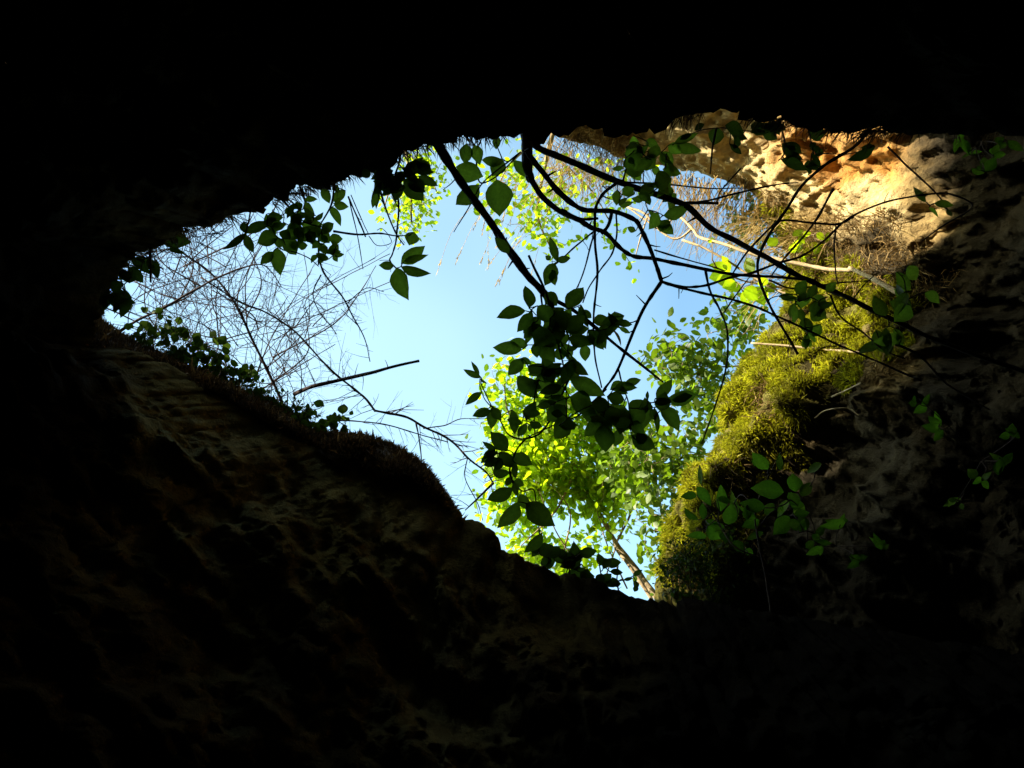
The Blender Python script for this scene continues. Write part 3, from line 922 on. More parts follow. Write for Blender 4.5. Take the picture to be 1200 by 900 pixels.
p = Plant('hanging_sprig', 'narrow dark drooping leaves and a stub hanging at the far left corner of the opening', 'sprig', at(165, 285, 3.95))
p.curve([(176, 272), (176, 300), (176.5, 331)], 3.9, 3.8, 3.6, 2.4, wob=.2)
p.curve([(150, 295), (170, 302), (180, 301)], 3.9, 3.85, 2, 1.4)
p.curve([(140, 320), (146, 345), (142, 360)], 4.05, 4.0, 2, 1.4)
p.leaves6(100, 240, [(480, 370, 520, 510, 62), (330, 370, 440, 470, 58), (580, 310, 690, 340, 42), (520, 230, 720, 260, 110), (350, 370, 470, 400, 42), (300, 440, 380, 520, 70), (260, 450, 300, 540, 60), (330, 460, 400, 540, 60), (250, 665, 345, 690, 42), (240, 660, 270, 750, 62),
                     (220, 580, 240, 670, 60), (190, 620, 200, 720, 40), (250, 540, 190, 600, 60), (300, 480, 240, 520, 50), (170, 640, 150, 720, 30), (270, 700, 285, 750, 40), (130, 640, 100, 700, 30)], 3.9, .08, fill=22, fl=(60, 120))
p.finish(M_BARK, M_IVY)

p = Plant('hanging_sprig', 'black oblong leaf and small leaves dangling before the cream sunlit rock under the roof', 'sprig', at(915, 140, 3.32))
p.curve([(915, 142), (920, 165), (918, 182), (912, 188)], 3.32, 3.3, 2, 1.4)
p.curve([(945, 142), (950, 165), (956, 190), (958, 198)], 3.32, 3.4, 2, 1.2)
p.leaves6(800, 130, [(690, 340, 862, 405, 78), (700, 230, 820, 290, 110), (720, 300, 830, 340, 60), (330, 230, 410, 300, 44), (340, 130, 440, 200, 60), (870, 400, 960, 390, 26), (900, 410, 885, 445, 24), (950, 300, 975, 290, 22), (890, 250, 935, 230, 44), (560, 140, 660, 200, 60), (250, 120, 220, 230, 90), (60, 160, -20, 200, 40)], 3.35, .04, fill=12, fl=(50, 110))
p.leaves6(1000, 130, [(150, 255, -10, 340, 84), (140, 240, 60, 260, 40)], 3.3, .02)
p.leaves6(800, 130, [(300, 100, 420, 150, 100), (480, 100, 600, 140, 90), (880, 150, 1000, 160, 80), (640, 100, 720, 130, 60), (150, 90, 90, 130, 40)], 3.3, .03, fill=22, fl=(60, 120))
p.finish(M_BARK, M_IVY)

# the bright sapling in front of the mossy bulge
p = Plant('green_sapling', 'low green sapling with broad soft leaves in front of the moss bulge', 'sapling', at(900, 735, 3.9))
p.curve([(905, 735), (900, 690), (890, 640), (885, 600), (900, 560), (915, 530)], 3.9, 4.3, 3, 1.6)
p.curve([(893, 655), (860, 640), (842, 612), (828, 590), (822, 565)], 4.05, 4.3, 2.2, 1.3)
p.curve([(888, 620), (905, 600), (935, 590), (955, 560)], 4.1, 4.2, 2.2, 1.3)
p.curve([(886, 600), (870, 580), (860, 590)], 4.1, 4.25, 1.8, 1.2)
p.leaves6(780, 500, [(720, 300, 620, 190, 86), (810, 310, 800, 200, 52), (830, 460, 630, 430, 100), (910, 460, 900, 340, 92), (950, 490, 1020, 400, 62), (250, 410, 240, 280, 36), (220, 420, 310, 540, 82), (220, 480, 120, 490, 56), (265, 655, 260, 545, 52), (225, 655, 140, 590, 52),
                     (380, 600, 400, 420, 82), (510, 630, 465, 470, 52), (440, 690, 460, 560, 82), (700, 570, 540, 540, 82), (610, 600, 520, 570, 46), (660, 650, 550, 700, 62), (870, 630, 770, 745, 112), (280, 660, 370, 700, 46), (290, 770, 165, 765, 58), (290, 700, 385, 780, 90), (440, 740, 420, 810, 82),
                     (690, 740, 580, 790, 52), (1000, 720, 940, 640, 62), (1095, 255, 1005, 320, 52), (480, 800, 540, 880, 62), (560, 860, 610, 890, 50), (930, 560, 870, 470, 70), (800, 560, 830, 600, 40), (980, 560, 900, 600, 70), (760, 600, 700, 560, 80), (1060, 770, 1110, 700, 50), (980, 850, 1040, 810, 60), (660, 270, 610, 240, 40)],
          4.2, .12, fill=10, fl=(70, 120))
p.finish(M_BARK, M_SAPLING)

# small plants clinging to the dark rock at the right
for lb, root, spots in (('few small leaves clinging to the shaded rock at the upper right edge', (1150, 165), [(1140, 175), (1165, 185), (1180, 170), (1155, 200), (1125, 165)]),
                        ('scattered small leaves on the dark rock right of the grey stone patch', (1150, 540), [(1190, 512), (1150, 560), (1100, 500), (1120, 590), (1175, 540), (1080, 470)]),
                        ('tiny shaded seedlings low on the rock beneath the grey stone patch', (980, 640), [(960, 640), (1000, 650), (940, 620), (1030, 640), (985, 615)])):
    p = Plant('rock_plant', lb, 'plant', at(root[0], root[1], 3.85))
    items = []
    for (x, y) in spots:
        p.curve([root, ((root[0] + x) / 2 + R.uniform(-6, 6), (root[1] + y) / 2), (x, y)], 3.9, 3.7, 1.5, .9)
        for k in range(4):
            a, L = R.uniform(0, 6.28), R.uniform(9, 18)
            items.append((x + R.uniform(-7, 7), y + R.uniform(-7, 7), x + L * math.cos(a), y + L * math.sin(a), L * .55))
    p.leaves6(0, 0, items, 3.75, .08, 1.0)
    p.finish(M_BARK, M_SAPLING)

# leaves along the lower lip
p = Plant('lip_plant', 'low leafy plants in silhouette on the lower rock lip below the lime tree', 'plant', at(680, 690, 4.1))
for (x, y) in ((640, 668), (670, 675), (705, 685), (722, 692)):
    p.curve([(683, 712), (x, y + 8), (x + R.uniform(-4, 4), y - 12), (x + R.uniform(-8, 8), y - 32)], 4.12, 4.15, 2.2, 1.3)
p.leaves6(600, 590, [(440, 460, 440, 295, 78), (475, 360, 585, 335, 62), (650, 440, 610, 360, 72), (690, 480, 772, 485, 40), (850, 510, 910, 470, 36), (785, 535, 845, 525, 24), (640, 460, 690, 390, 50), (640, 500, 600, 560, 60), (680, 560, 760, 560, 70), (660, 520, 640, 580, 60), (700, 400, 720, 430, 40),
                     (200, 360, 280, 300, 80), (260, 380, 330, 310, 80), (300, 400, 390, 350, 80), (340, 420, 390, 400, 60), (200, 420, 300, 400, 90), (240, 330, 200, 300, 50), (380, 500, 560, 510, 95), (480, 480, 560, 540, 60), (860, 620, 880, 580, 30), (560, 560, 530, 500, 60), (180, 350, 150, 300, 60), (390, 460, 410, 400, 60)], 4.13, .06, fill=22, fl=(50, 110))
p.finish(M_BARK, M_IVY)

# ------------------------------------------------------------------ dry moss mound and ivy along the left lip
def along(pts, t):
    s = t * (len(pts) - 1)
    i = min(int(s), len(pts) - 2)
    return pts[i].lerp(pts[i + 1], s - i)


TOPL = [Vector(q) for q in ((84, 340, 4.9), (116, 374, 4.9), (140, 392, 4.9), (180, 410, 4.85), (230, 432, 4.8), (280, 455, 4.75), (330, 480, 4.7), (370, 507, 4.65), (405, 509, 4.6), (440, 515, 4.6), (475, 531, 4.55), (505, 555, 4.5), (525, 585, 4.45), (535, 612, 4.4))]
BOTL = [Vector(q) for q in ((80, 424, 4.4), (104, 422, 4.4), (150, 427, 4.42), (200, 444, 4.42), (250, 462, 4.38), (300, 488, 4.36), (330, 505, 4.34), (370, 528, 4.3), (400, 545, 4.28), (430, 556, 4.26), (465, 564, 4.24), (500, 585, 4.2), (524, 600, 4.18), (540, 618, 4.18))]
mb = MB()
NA, NB = 260, 26
TOPS, BOTS = smooth_path(TOPL, 6), smooth_path(BOTL, 6)
mgrid = []
for j in range(NB):
    v = j / (NB - 1)
    for i in range(NA):
        u = i / (NA - 1)
        a, b = along(BOTS, u), along(TOPS, u)
        e = math.sin(min(1, v / .8) * math.pi / 2)
        if v <= .8:
            q = a.lerp(b, e)
            q.z = a.z + (b.z - a.z) * (1 - math.cos(v / .8 * math.pi / 2))
        else:
            k = (v - .8) / .2
            q = Vector((b.x, b.y + 50 * k * k, b.z + .9 * k))
        w = at(q.x, q.y, q.z)
        w = w + (EYE - w).normalized() * .05 * noise.fractal(w * 5, 1, 2, 4)
        mb.v.append(w)
for j in range(NB - 1):
    for i in range(NA - 1):
        a = j * NA + i
        mb.f.append((a, a + 1, a + 1 + NA, a + NA))
mv = mb.v
bank = mb.build('earth_bank', M_DRYMOSS)
tag(bank, 'dark brown earth bank lying on top of the left rock lip', 'earth bank', kind='structure')
roots = []
for _ in range(26000):
    i, j = R.randrange(NA - 1), R.randrange(2, NB - 5)
    a = j * NA + i
    pt = mv[a] + (mv[a + 1] - mv[a]) * R.random() + (mv[a + NA] - mv[a]) * R.random()
    n = (mv[a + 1] - mv[a]).cross(mv[a + NA] - mv[a]).normalized()
    if n.dot(EYE - pt) < 0:
        n = -n
    n = (n + UP * .9).normalized()
    roots.append((pt, n, R.uniform(.35, 1.5) * (1.0 + .8 * noise.noise(pt * 6)) * (1.7 if R.random() < .03 else 1)))
blade_mesh('dry_moss', M_DRYMOSS, roots, .026, .0022, .8, 'brown dry moss fuzz on the rounded bank of the left lip', 'moss')

# ivy scrambling along the left lip
IVY = [('ivy_clump', 'ivy clump with lobed leaves at the left end of the lower lip', (215, 418, 70, 26), 4.75, 120),
       ('ivy_clump', 'ivy clump on the left lip at the foot of the thickest bare stem', (300, 450, 62, 32), 4.7, 110),
       ('ivy_clump', 'ivy clump with a few bright leaves around the base of the broken stick', (360, 490, 55, 26), 4.65, 80)]
for nm, lb, (cx, cy, rx, ry), d, cnt in IVY:
    p = Plant(nm, lb, 'ivy', at(cx, cy + 20, d + .1))
    for k in range(5):
        x = cx + R.uniform(-rx, rx) * .8
        yb = along(BOTS, min(1, max(0, (x - 104) / 436))).y
        p.curve([(cx, along(BOTS, min(1, max(0, (cx - 104) / 436))).y - 2), (x, yb - 4), (x + R.uniform(-15, 15), yb - 25), (x + R.uniform(-25, 25), yb - 50 + R.uniform(-15, 15))], d - .1, d + .15, 2.2, 1.2)
    items = []
    for k in range(cnt):
        a, r = R.uniform(0, 6.28), R.random() ** .6
        x = cx + rx * r * math.cos(a)
        y = along(TOPS, min(1, max(0, (x - 108) / 427))).y + R.uniform(-30, 10) * (1 if R.random() < .8 else 1.6)
        L = R.uniform(5, 12)
        th = R.uniform(0, 6.28)
        items.append((x, y, x + L * math.cos(th), y + L * math.sin(th), L * R.uniform(.7, 1.0)))
    p.leaves6(0, 0, items, d, .15, 1.0, True, 1.2)
    p.finish(M_BARK, M_IVY)

# ------------------------------------------------------------------ bare thicket at left
def twig(mb, p, d, L, r, lev, kink=.35, sides=4):
    n = max(3, int(L / .09))
    pts, q, dd = [p.copy()], p.copy(), d.copy()
    for i in range(n):
        dd = (dd + rv(kink * .5)).normalized()
        q = q + dd * (L / n)
        pts.append(q.copy())
    tube(mb, pts, [r * (1 - .7 * i / n) for i in range(n + 1)], sides)
    if lev > 0:
        for i in range(1, n):
            if R.random() < .75:
                sd = (dd.cross(rv()).normalized() * R.uniform(.6, 1.2) + dd).normalized()
                twig(mb, pts[i], sd, L * R.uniform(.25, .5), r * .6, lev - 1, kink, sides)


def bare(label, curves, d, group='bare stems of the thicket', lev=1, tl=.22, dens=.8, cat='bare shrub', name='bare_shrub'):
    p = Plant(name, label, cat, at(curves[0][0][0][0], curves[0][0][0][1], d), group)
    for pts, w0, w1 in curves:
        V = p.curve(pts, d, d + R.uniform(-.3, .3), w0, w1, 6)
        for i in range(1, len(V) - 1):
            if R.random() < dens:
                t = (V[i + 1] - V[i]).normalized()
                s = R.choice((-1, 1))
                sd = t.cross((EYE - V[i]).normalized()) * s
                dr = (t * R.uniform(.2, .9) + sd * R.uniform(.4, 1.0) + rv(.45)).normalized()
                twig(p.twig, V[i], dr, tl * R.uniform(.3, 1.6), max(.0012, w1 * .5 * d / F * .6), lev)
    p.finish(M_TWIG, M_IVY)
    return p


bare('bare stem slanting down right across the thicket, the thickest one', [([(205, 285), (210, 293), (250, 323), (280, 363), (293, 393), (313, 433), (328, 466), (338, 500)][::-1], 4.2, 2)], 5.3, lev=2)
bare('long bare stem rising to the right from the left corner of the thicket', [([(125, 400), (153, 380), (193, 360), (233, 337), (267, 320), (303, 310), (318, 318), (330, 336)], 4.2, 1.0)], 5.0, lev=2)
bare('bare stem arching from mid thicket down to the broken stick', [([(235, 325), (280, 353), (313, 367), (347, 390), (387, 433), (410, 452), (427, 466), (440, 482)][::-1], 2.8, 1.6)], 5.4, lev=2)
bare('knotty dangling bare twig with stubby side shoots against the sky', [([(373, 300), (380, 320), (400, 347), (413, 370), (427, 397), (434, 424)], 2.6, 1.0),
                                                                          ([(376, 322), (367, 345), (376, 368), (394, 392)], 1.6, .9), ([(408, 355), (430, 338), (450, 342)], 1.4, .7), ([(420, 382), (400, 362)], 1.2, .7)], 3.6, group='twigs hanging in the sky', tl=.07, lev=0, dens=.7)
bare('bare branch with fine forks reaching right over the brown moss bank to the leafy tip', [([(439, 481), (473, 488), (496, 500), (528, 516), (548, 536), (569, 553), (578, 566)], 3.2, 2.2), ([(487, 495), (492, 519), (494, 545)], 2.0, 1.2),
                                                                                     ([(496, 502), (520, 499), (540, 491), (571, 491)], 1.6, .8), ([(384, 492), (421, 494), (450, 497), (485, 507), (525, 518)], 2.0, 1.2), ([(548, 536), (545, 560), (560, 590), (566, 610)], 1.4, .8),
                                                                                     ([(578, 566), (560, 584), (545, 598)], 3, 1.4)], 4.7, group='twigs hanging in the sky', tl=.14, lev=1, dens=.5)
p = Plant('broken_stick', 'straight broken stick poking right into the sky above the left lip', 'stick', at(350, 460, 4.8))
V = p.curve([(345, 462), (366, 453), (400, 445), (430, 438), (460, 430), (491, 423)], 4.8, 4.5, 5, 3.2, wob=.3)
for i in range(3, len(V) - 6, 2):
    twig(p.twig, V[i], (rv() + UP * .2).normalized(), R.uniform(.03, .10), .003, 0)
p.finish(M_TWIG)
THK = ['tangled bare twigs filling the left corner of the opening', 'web of fine bare twigs behind the middle of the thicket', 'fine bare twigs crossing above the ivy at the foot of the thicket']
for k, (lb, (x0, x1, y0, y1), cnt) in enumerate(zip(THK, ((125, 230, 290, 400), (190, 320, 280, 440), (240, 380, 350, 480)), (24, 36, 50))):
    p = Plant('bare_shrub', lb, 'bare shrub', at((x0 + x1) / 2, y1 + 20, 5.8 + .4 * k), 'bare stems of the thicket')
    for c in range(cnt):
        x, y = R.uniform(x0, x1), R.uniform(y0 + 20, y1 + 40)
        a = R.choice((R.uniform(.2, 1.2), R.uniform(1.9, 2.9), R.uniform(1.2, 1.9)))
        L = R.uniform(60, 190) * (1 if x < 320 else .6)
        dx, dy = math.cos(a) * L, -math.sin(a) * L
        cv = R.uniform(-38, 38)
        if y + dy < 235 and x + dx < 330:
            dy = 250 - y
        d = 5.3 + .45 * k + R.uniform(-.3, .6)
        w = R.choice((.8, .9, 1.0, 1.3, 1.8))
        V = p.curve([(x, y), (x + dx * .35 + cv, y + dy * .35), (x + dx * .7 + cv * .6, y + dy * .7), (x + dx, y + dy)], d, d + R.uniform(-.4, .4), w, .8, 4)
        for i in range(2, len(V) - 1, 2):
            if R.random() < .6:
                twig(p.twig, V[i], (rv() + UP * .2).normalized(), R.uniform(.10, .5), .0019, 1, .75)
    p.finish(M_TWIG)
# needle like fringe under the roof at left
p = Plant('needle_sprig', 'fringe of fine spiky shoots under the sloping roof at upper left', 'sprig', at(230, 258, 3.85))
for k in range(60):
    t = R.random()
    x = 150 + 130 * t
    y = 300 - 52 * t + R.uniform(-4, 22)
    twig(p.twig, at(x, y, R.uniform(3.85, 4.1)), (rv() - UP * .4).normalized(), R.uniform(.05, .14), .0022, 1, .2, 4)
p.finish(M_TWIG)

# ------------------------------------------------------------------ trees beyond the mouth
def crown(p, blobs, d, jd, size, count, tw=True, dens_noise=.35):
    tot = sum(r * r for _, _, r in blobs)
    cents = []
    for (cx, cy, r) in blobs:
        nclump = max(2, int(count * r * r / tot / 9))
        for _ in range(nclump):
            a, q = R.uniform(0, 6.283), R.random() ** .55
            x, y = cx + r * q * math.cos(a), cy + r * q * math.sin(a)
            dd = d + R.uniform(-jd, jd) * math.sqrt(max(0.05, 1 - q * q))
            c = at(x, y, dd)
            spr = min(.16, size * 2.2)
            if noise.noise(c * 1.6) < -dens_noise * .6:
                continue
            base = c + rv(.1)
            cents.append(c)
            for _ in range(R.randint(5, 12)):
                b = c + rv(spr)
                ax = (rv() + Vector((0, 0, -.35))).normalized()
                L = size * R.uniform(.6, 1.25)
                leaf(p.fol, b, b + ax * L, L * R.uniform(.5, .72), Vector((0, 0, 1)) + rv(1.0), R.uniform(0, .2), False, .15)
    # twigs: every leaf clump is joined to the nearest wood already in place
    A = np.array([tuple(c) for c in cents])
    T = np.array([tuple(q) for q in p.pts])
    D = ((A[:, None, :] - T[None, :, :]) ** 2).sum(2)
    near, best = D.argmin(1), D.min(1)
    src = [p.pts[k] for k in near]
    todo = np.ones(len(A), dtype=bool)
    for _ in range(len(A)):
        k = int(np.where(todo, best, 1e9).argmin())
        todo[k] = False
        a, b = src[k], cents[k]
        L = (b - a).length
        r = min(.1 * size, .0055 if L > .35 else .0035)
        path = smooth_path([a, a.lerp(b, .5) + rv(.12 * L) + Vector((0, 0, .06 * L)), b], 3)
        tube(p.twig, path, [r * (1 - .5 * q / (len(path) - 1)) for q in range(len(path))], 4)
        d2 = ((A - np.array(tuple(b))) ** 2).sum(1)
        for m in np.nonzero(todo & (d2 < best))[0]:
            best[m] = d2[m]
            src[m] = b


p = Plant('lime_tree', 'bright lime green young tree with a pale double trunk behind the lower lip', 'tree', at(800, 745, 8.6))
p.curve([(808, 756), (775, 708), (745, 666), (722, 636), (700, 598), (672, 556), (645, 505), (625, 450)], 8.1, 9.3, 8, 2.5, 8)
p.curve([(790, 750), (762, 700), (738, 664), (722, 642), (715, 616), (700, 570), (690, 520)], 8.0, 9.2, 5, 2, 8)
p.curve([(722, 636), (740, 600), (750, 560)], 8.6, 8.3, 3, 1.4)
p.curve([(672, 556), (650, 600), (610, 640)], 8.6, 8.3, 3, 1.4)
p.curve([(645, 505), (600, 490), (590, 450)], 8.6, 8.6, 3, 1.2)
for q in ([(735, 690), (712, 640), (700, 600)], [(705, 690), (722, 640), (735, 600)], [(660, 650), (668, 600), (640, 560)], [(620, 660), (640, 610)], [(690, 680), (650, 620), (620, 540)]):
    p.curve(q, 8.4, 8.4, 2, 1.0)
crown(p, [(650, 560, 78), (615, 500, 58), (690, 545, 62), (670, 610, 52), (712, 570, 36), (735, 580, 22), (618, 600, 46), (612, 450, 32), (660, 610, 56), (620, 620, 46), (700, 590, 40), (625, 640, 42), (622, 645, 30), (660, 640, 34), (645, 590, 46), (650, 510, 60), (616, 555, 40), (598, 500, 22), (700, 505, 30), (640, 470, 40), (588, 420, 14), (588, 545, 14)], 8.75, .5, .088, 8800)
finish_tree(p, M_TRUNK, M_LIME)

p = Plant('leafy_tree', 'mid green small leaved tree between the lime tree and the moss bulge', 'tree', at(850, 700, 7.6))
p.curve([(860, 720), (838, 640), (815, 590), (795, 540), (780, 480), (775, 430)], 7.6, 7.4, 7, 2, 8)
p.curve([(815, 590), (780, 560), (745, 550)], 7.5, 7.4, 3, 1.2)
p.curve([(880, 428), (845, 430), (810, 429), (795, 425)], 7.5, 7.4, 2.2, 1.2)
p.curve([(795, 540), (830, 500), (850, 450)], 7.5, 7.4, 3, 1.2)
crown(p, [(785, 425, 24), (800, 412, 20), (815, 445, 28), (845, 410, 26), (835, 455, 30), (770, 520, 40), (800, 510, 38), (740, 545, 34), (820, 540, 30), (780, 560, 40), (815, 590, 30), (750, 580, 22), (800, 620, 26), (775, 640, 22), (855, 385, 26), (875, 375, 20), (840, 480, 24), (740, 510, 24), (790, 660, 24), (765, 610, 20)], 7.4, .5, .082, 4200)
finish_tree(p, M_TRUNK, M_MID)

p = Plant('overhanging_tree', 'lime green foliage of a tree hanging behind the roof left of the slanting stem', 'tree', at(470, 90, 8.2))
p.curve([(450, 60), (465, 140), (480, 200), (482, 260)], 8.2, 7.6, 8, 2, 8)
p.curve([(475, 180), (500, 200), (512, 225)], 7.9, 7.6, 3, 1.2)
p.curve([(478, 200), (458, 220), (450, 245)], 7.8, 7.6, 3, 1.2)
crown(p, [(495, 212, 22), (498, 240, 20), (480, 262, 16), (468, 240, 20), (508, 196, 16), (462, 252, 10), (488, 190, 16), (485, 235, 20)], 7.7, .3, .055, 640)
finish_tree(p, M_TRUNK, M_LIME)

p = Plant('overhanging_tree', 'sparse lime foliage with straw coloured twigs hanging behind the forked branch', 'tree', at(640, 80, 8.2))
p.curve([(660, 40), (655, 120), (640, 190), (630, 250), (650, 300)], 8.2, 7.8, 8, 1.6, 8)
p.curve([(650, 150), (600, 190), (575, 235)], 8.1, 7.8, 3, 1.2)
p.curve([(645, 180), (690, 220), (715, 260)], 8.0, 7.8, 3, 1.2)
crown(p, [(600, 195, 36), (640, 220, 34), (615, 250, 26), (680, 220, 36), (720, 210, 30), (650, 270, 26), (590, 235, 24), (700, 260, 22), (560, 250, 12), (655, 290, 12), (735, 195, 20), (630, 275, 20), (585, 185, 20), (735, 305, 10)], 7.9, .5, .070, 900)
finish_tree(p, M_PALE, M_LIME)

p = Plant('grey_green_shrub', 'small grey green shrub at the cliff edge behind the crossing branches', 'shrub', at(925, 310, 6.3))
p.curve([(935, 315), (905, 290), (885, 268), (870, 255)], 6.4, 6.6, 3, 1.2)
p.curve([(930, 300), (900, 260), (890, 245)], 6.4, 6.6, 3, 1.2)
crown(p, [(885, 260, 24), (865, 262, 14), (905, 250, 20), (900, 280, 22), (875, 285, 14), (915, 270, 16)], 6.5, .3, .06, 420)
finish_tree(p, M_TRUNK, M_BLUEGREEN)

p = Plant('lime_sprig', 'lobed bright lime leaves lit by the sun where the dark branches cross', 'sprig', at(930, 345, 5.6))
p.curve([(940, 345), (905, 335), (875, 330), (845, 318), (835, 305)], 5.7, 5.3, 2.6, 1.4)
p.curve([(940, 300), (935, 280), (925, 265)], 5.6, 5.4, 2, 1.2)
p.leaves6(800, 270, [(330, 300, 210, 240, 90), (330, 300, 280, 190, 70), (330, 310, 200, 330, 90), (370, 360, 290, 400, 90), (400, 370, 340, 420, 80), (430, 410, 520, 480, 100), (480, 400, 570, 510, 110), (500, 430, 600, 470, 90), (420, 430, 460, 500, 70), (560, 400, 560, 330, 80),
                     (590, 370, 640, 430, 70), (360, 340, 260, 370, 90), (500, 300, 450, 200, 90), (600, 110, 660, 60, 80), (740, 130, 820, 90, 80), (800, 160, 830, 100, 60), (840, 250, 860, 180, 60), (1020, 60, 1040, 140, 60), (940, 20, 990, 60, 50), (1080, 30, 1120, 80, 50), (960, 100, 930, 160, 56), (1100, 110, 1150, 90, 50), (1150, 200, 1160, 140, 70), (820, 40, 800, 0, 60), (880, 50, 860, 10, 50),
                     (210, 90, 205, 50, 40), (205, 80, 180, 70, 30), (880, 650, 800, 690, 80), (1030, 700, 1010, 650, 70), (1090, 750, 1080, 700, 50), (1080, 640, 1060, 610, 50)], 5.4, .12, tw=1.3, fill=14, fl=(40, 85))
p.finish(M_TRUNK, M_LIME)

for lb, (cx, cy), d0, blobs, n_ in (('dark scrub of tiny leaves and twigs at the foot of the moss bulge', (822, 705), 4.40, [(815, 665, 30), (845, 650, 28), (790, 680, 22), (870, 670, 26), (840, 685, 30), (800, 645, 16)], 1300),
                                    ('low dark scrub along the left rock lip under the bare thicket', (330, 512), 4.66, [(318, 478, 20), (345, 490, 18), (365, 498, 14), (290, 462, 18), (262, 445, 16), (235, 430, 16), (205, 415, 16), (175, 402, 14)], 900)):
    p = Plant('scrub', lb, 'scrub', at(cx, cy, d0))
    for bx, by, br in blobs:
        p.curve([(cx, cy), ((cx + bx) / 2, (cy + by + br) / 2 + 12), (bx + R.uniform(-6, 6), by + br + 6), (bx + R.uniform(-8, 8), by + 4), (bx + R.uniform(-14, 14), by - br)], d0 + .02, d0 + .08, 1.6, .8, 5)
    crown(p, blobs, d0 + .02, .1, .026, n_, dens_noise=.9)
    for _ in range(130):
        bx, by, br = R.choice(blobs)
        twig(p.twig, at(bx + R.uniform(-br, br) * .7, by + R.uniform(-br, br) * .7, d0), (UP * .6 + rv()).normalized(), R.uniform(.05, .16), .0014, 1, .6)
    finish_tree(p, M_BARK, M_IVY)

# ------------------------------------------------------------------ pale dead wood and grasses on the cliff edge
p = Plant('dead_branch', 'bleached fallen branch lying across the moss with a broken sunlit end', 'branch', at(900, 302, 5.3))
p.curve([(735, 243), (755, 250), (775, 268), (793, 253), (812, 268), (820, 278), (842, 284), (867, 293), (900, 302), (942, 310), (967, 315), (1000, 317)], 6.0, 4.75, 2.4, 4.6, 8)
p.curve([(996, 314), (1020, 325), (1054, 344)], 4.75, 4.35, 5.2, 6.6, 8)
p.curve([(812, 268), (790, 280), (760, 260), (735, 243)], 5.7, 6, 3, 1.6)
p.curve([(760, 250), (752, 275), (745, 300)], 5.9, 5.9, 2.4, 1.2)
p.curve([(800, 281), (830, 293), (862, 312), (900, 335), (930, 348)], 5.6, 5.2, 3, 2)
p.finish(M_PALE)
p = Plant('dead_stalk', 'pale thin stalk lying level across the moss bulge', 'stalk', at(935, 408, 4.9))
p.curve([(880, 402), (930, 406), (970, 410), (1008, 413)], 5.1, 4.7, 2.4, 3, wob=.2)
p.finish(M_PALE)
p = Plant('dead_stalk', 'curved pale stem bent over the dark soil below the moss', 'stalk', at(985, 480, 4.4))
p.curve([(955, 490), (965, 482), (978, 479), (995, 479), (1006, 487)], 4.5, 4.35, 1.8, 1.5, wob=.2)
p.curve([(975, 465), (990, 458), (1010, 448)], 4.5, 4.3, 2.4, 1.5, wob=.2)
p.finish(M_PALE)


def grass(label, spots, d, n, L, mat, w=.0028, plume=False):
    p = Plant('dry_grass', label, 'dry grass', at(spots[0][0], spots[0][1], d))
    for (x, y, ang, spread) in spots:
        for _ in range(n):
            a = math.radians(ang + R.uniform(-spread, spread))
            LL = L * R.uniform(.4, 1.2)
            x0, y0 = x + R.uniform(-18, 18), y + R.uniform(-8, 8)
            dd = d + R.uniform(-.25, .25)
            x1, y1 = x0 + LL * math.cos(a), y0 + LL * math.sin(a)
            b = R.uniform(-.18, .18) * LL
            V = smooth_path([at(x0, y0, dd), at((x0 + x1) / 2 + b, (y0 + y1) / 2, dd), at(x1, y1 + LL * .06, dd + R.uniform(-.1, .1))], 4)
            tube(p.fol, V, [w * (1 - .6 * i / (len(V) - 1)) for i in range(len(V))], 3)
            if plume:
                tip = V[-1]
                dr = (V[-1] - V[-3]).normalized()
                for k in range(14):
                    q = tip - dr * R.uniform(0, .16)
                    leaf(p.fol, q, q + (dr + rv(.35)).normalized() * .035, .006, rv(), 0, False)
    p.finish(M_STRAW, M_STRAW)
    return p


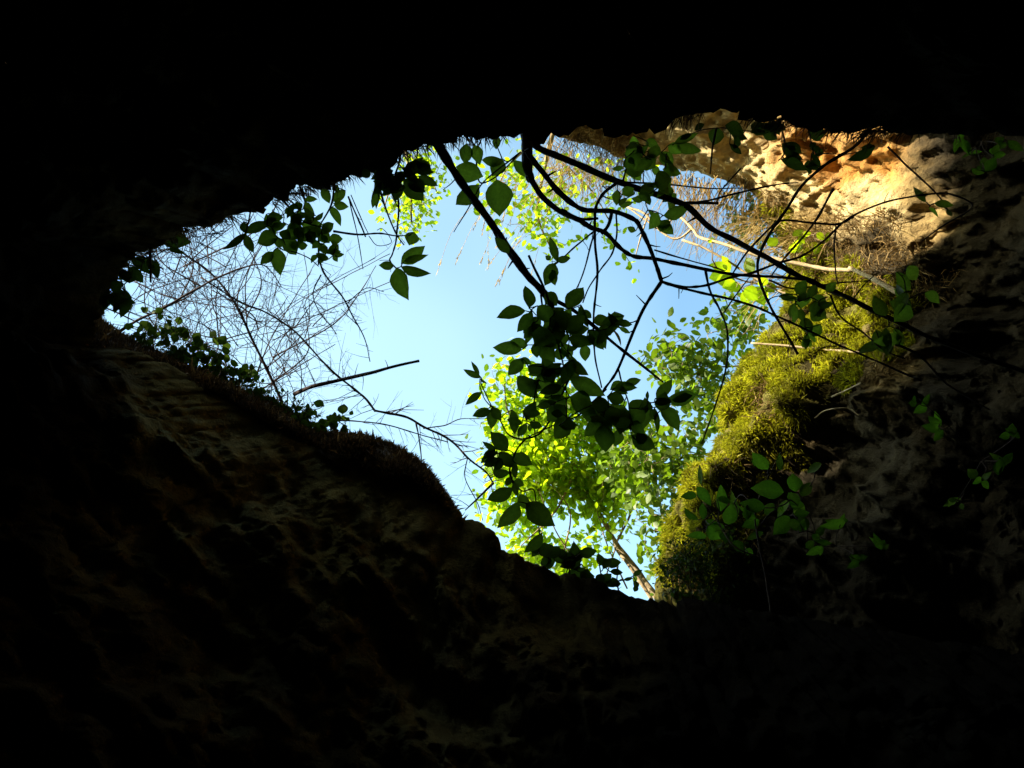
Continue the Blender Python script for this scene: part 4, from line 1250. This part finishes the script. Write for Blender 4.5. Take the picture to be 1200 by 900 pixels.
grass('pale feathery grass plumes hanging into the sky right of the slanting stem', [(612, 205, 118, 14), (640, 215, 120, 16)], 7.2, 7, 120, M_STRAW, .003, True)
grass('straw coloured grass fringe drooping from the cream rock edge into the sky', [(800, 205, 95, 35), (830, 213, 100, 35), (860, 223, 105, 35), (885, 240, 110, 35)], 6.2, 46, 80, M_STRAW, .0032)
grass('dry brown grass tuft behind the roof lip above the forked branch', [(655, 165, 80, 50), (685, 172, 90, 50), (715, 180, 95, 50), (735, 180, 95, 45), (670, 190, 100, 60), (700, 200, 110, 60)], 6.7, 40, 60, M_STRAW, .0026)
grass('straw stems fanning out of the moss above the bleached branch', [(930, 260, 10, 40), (950, 275, 20, 40), (980, 290, 15, 50), (930, 285, 170, 40), (900, 262, 150, 50), (1010, 270, 30, 60), (915, 330, 160, 50)], 5.6, 46, 60, M_STRAW, .0026)

# rootlets, grass and litter along the edge of the roof
rr_ = []
lip = smooth_path([camv(*q) for q in [(96, 400, 4.4)] + RIM[1:22]], 10)
for k in range(len(lip) - 1):
    for _ in range(16):
        if noise.noise(lip[k] * 4.0) < -.12:
            continue
        c = lip[k].lerp(lip[k + 1], R.random())
        o = Vector((c.x - .1, c.y, 0)).normalized()
        w = to_world(c + o * R.uniform(.0, .03) + Vector((0, 0, R.uniform(.01, .10))))
        rr_.append((w, (-(RIGHT * o.x + UP * o.y) + rv(.5)).normalized(), R.uniform(.4, 1.3)))
blade_mesh('rootlets', M_DRYMOSS, rr_, .06, .0022, .9, 'fringe of fine dark rootlets and grass along the roof lip', 'rootlets')

# dead roots and litter hanging on the cliff below the sunlit stone
roots = []
ROOT_PTS = [(1000, 285, 45), (1050, 280, 40), (960, 280, 30), (1080, 310, 36), (1040, 310, 36), (700, 170, 40), (860, 225, 22), (900, 235, 20), (1100, 330, 30), (920, 480, 16), (880, 560, 14), (1060, 420, 20), (905, 455, 16), (940, 370, 14), (890, 640, 16), (820, 680, 16)]
for (pt, n, px, py, i, ns, fr) in cliff_samples:
    q = near_anch(px, py, ROOT_PTS) + .4 * noise.fractal(pt * 5 + Vector((3, 3, 3)), 1, 2, 3)
    if q < 1.0 and fr:
        p3 = CV[i + ns] if i + ns < len(CV) else pt
        p2 = CV[i + 1]
        cnt = (p2 - pt).cross(p3 - pt).length * 2600
        m = int(cnt) + (1 if R.random() < cnt - int(cnt) else 0)
        for _ in range(min(m, 12)):
            roots.append((pt + (p2 - pt) * R.random() + (p3 - pt) * R.random(), (n + Vector((0, 0, -.7))).normalized(), R.uniform(.5, 1.5)))
R.shuffle(roots)
blade_mesh('dead_roots', M_ROOT, roots[:16000], .10, .0022, .8, 'brown dead roots and grass litter hanging under the sunlit rock', 'dead roots')
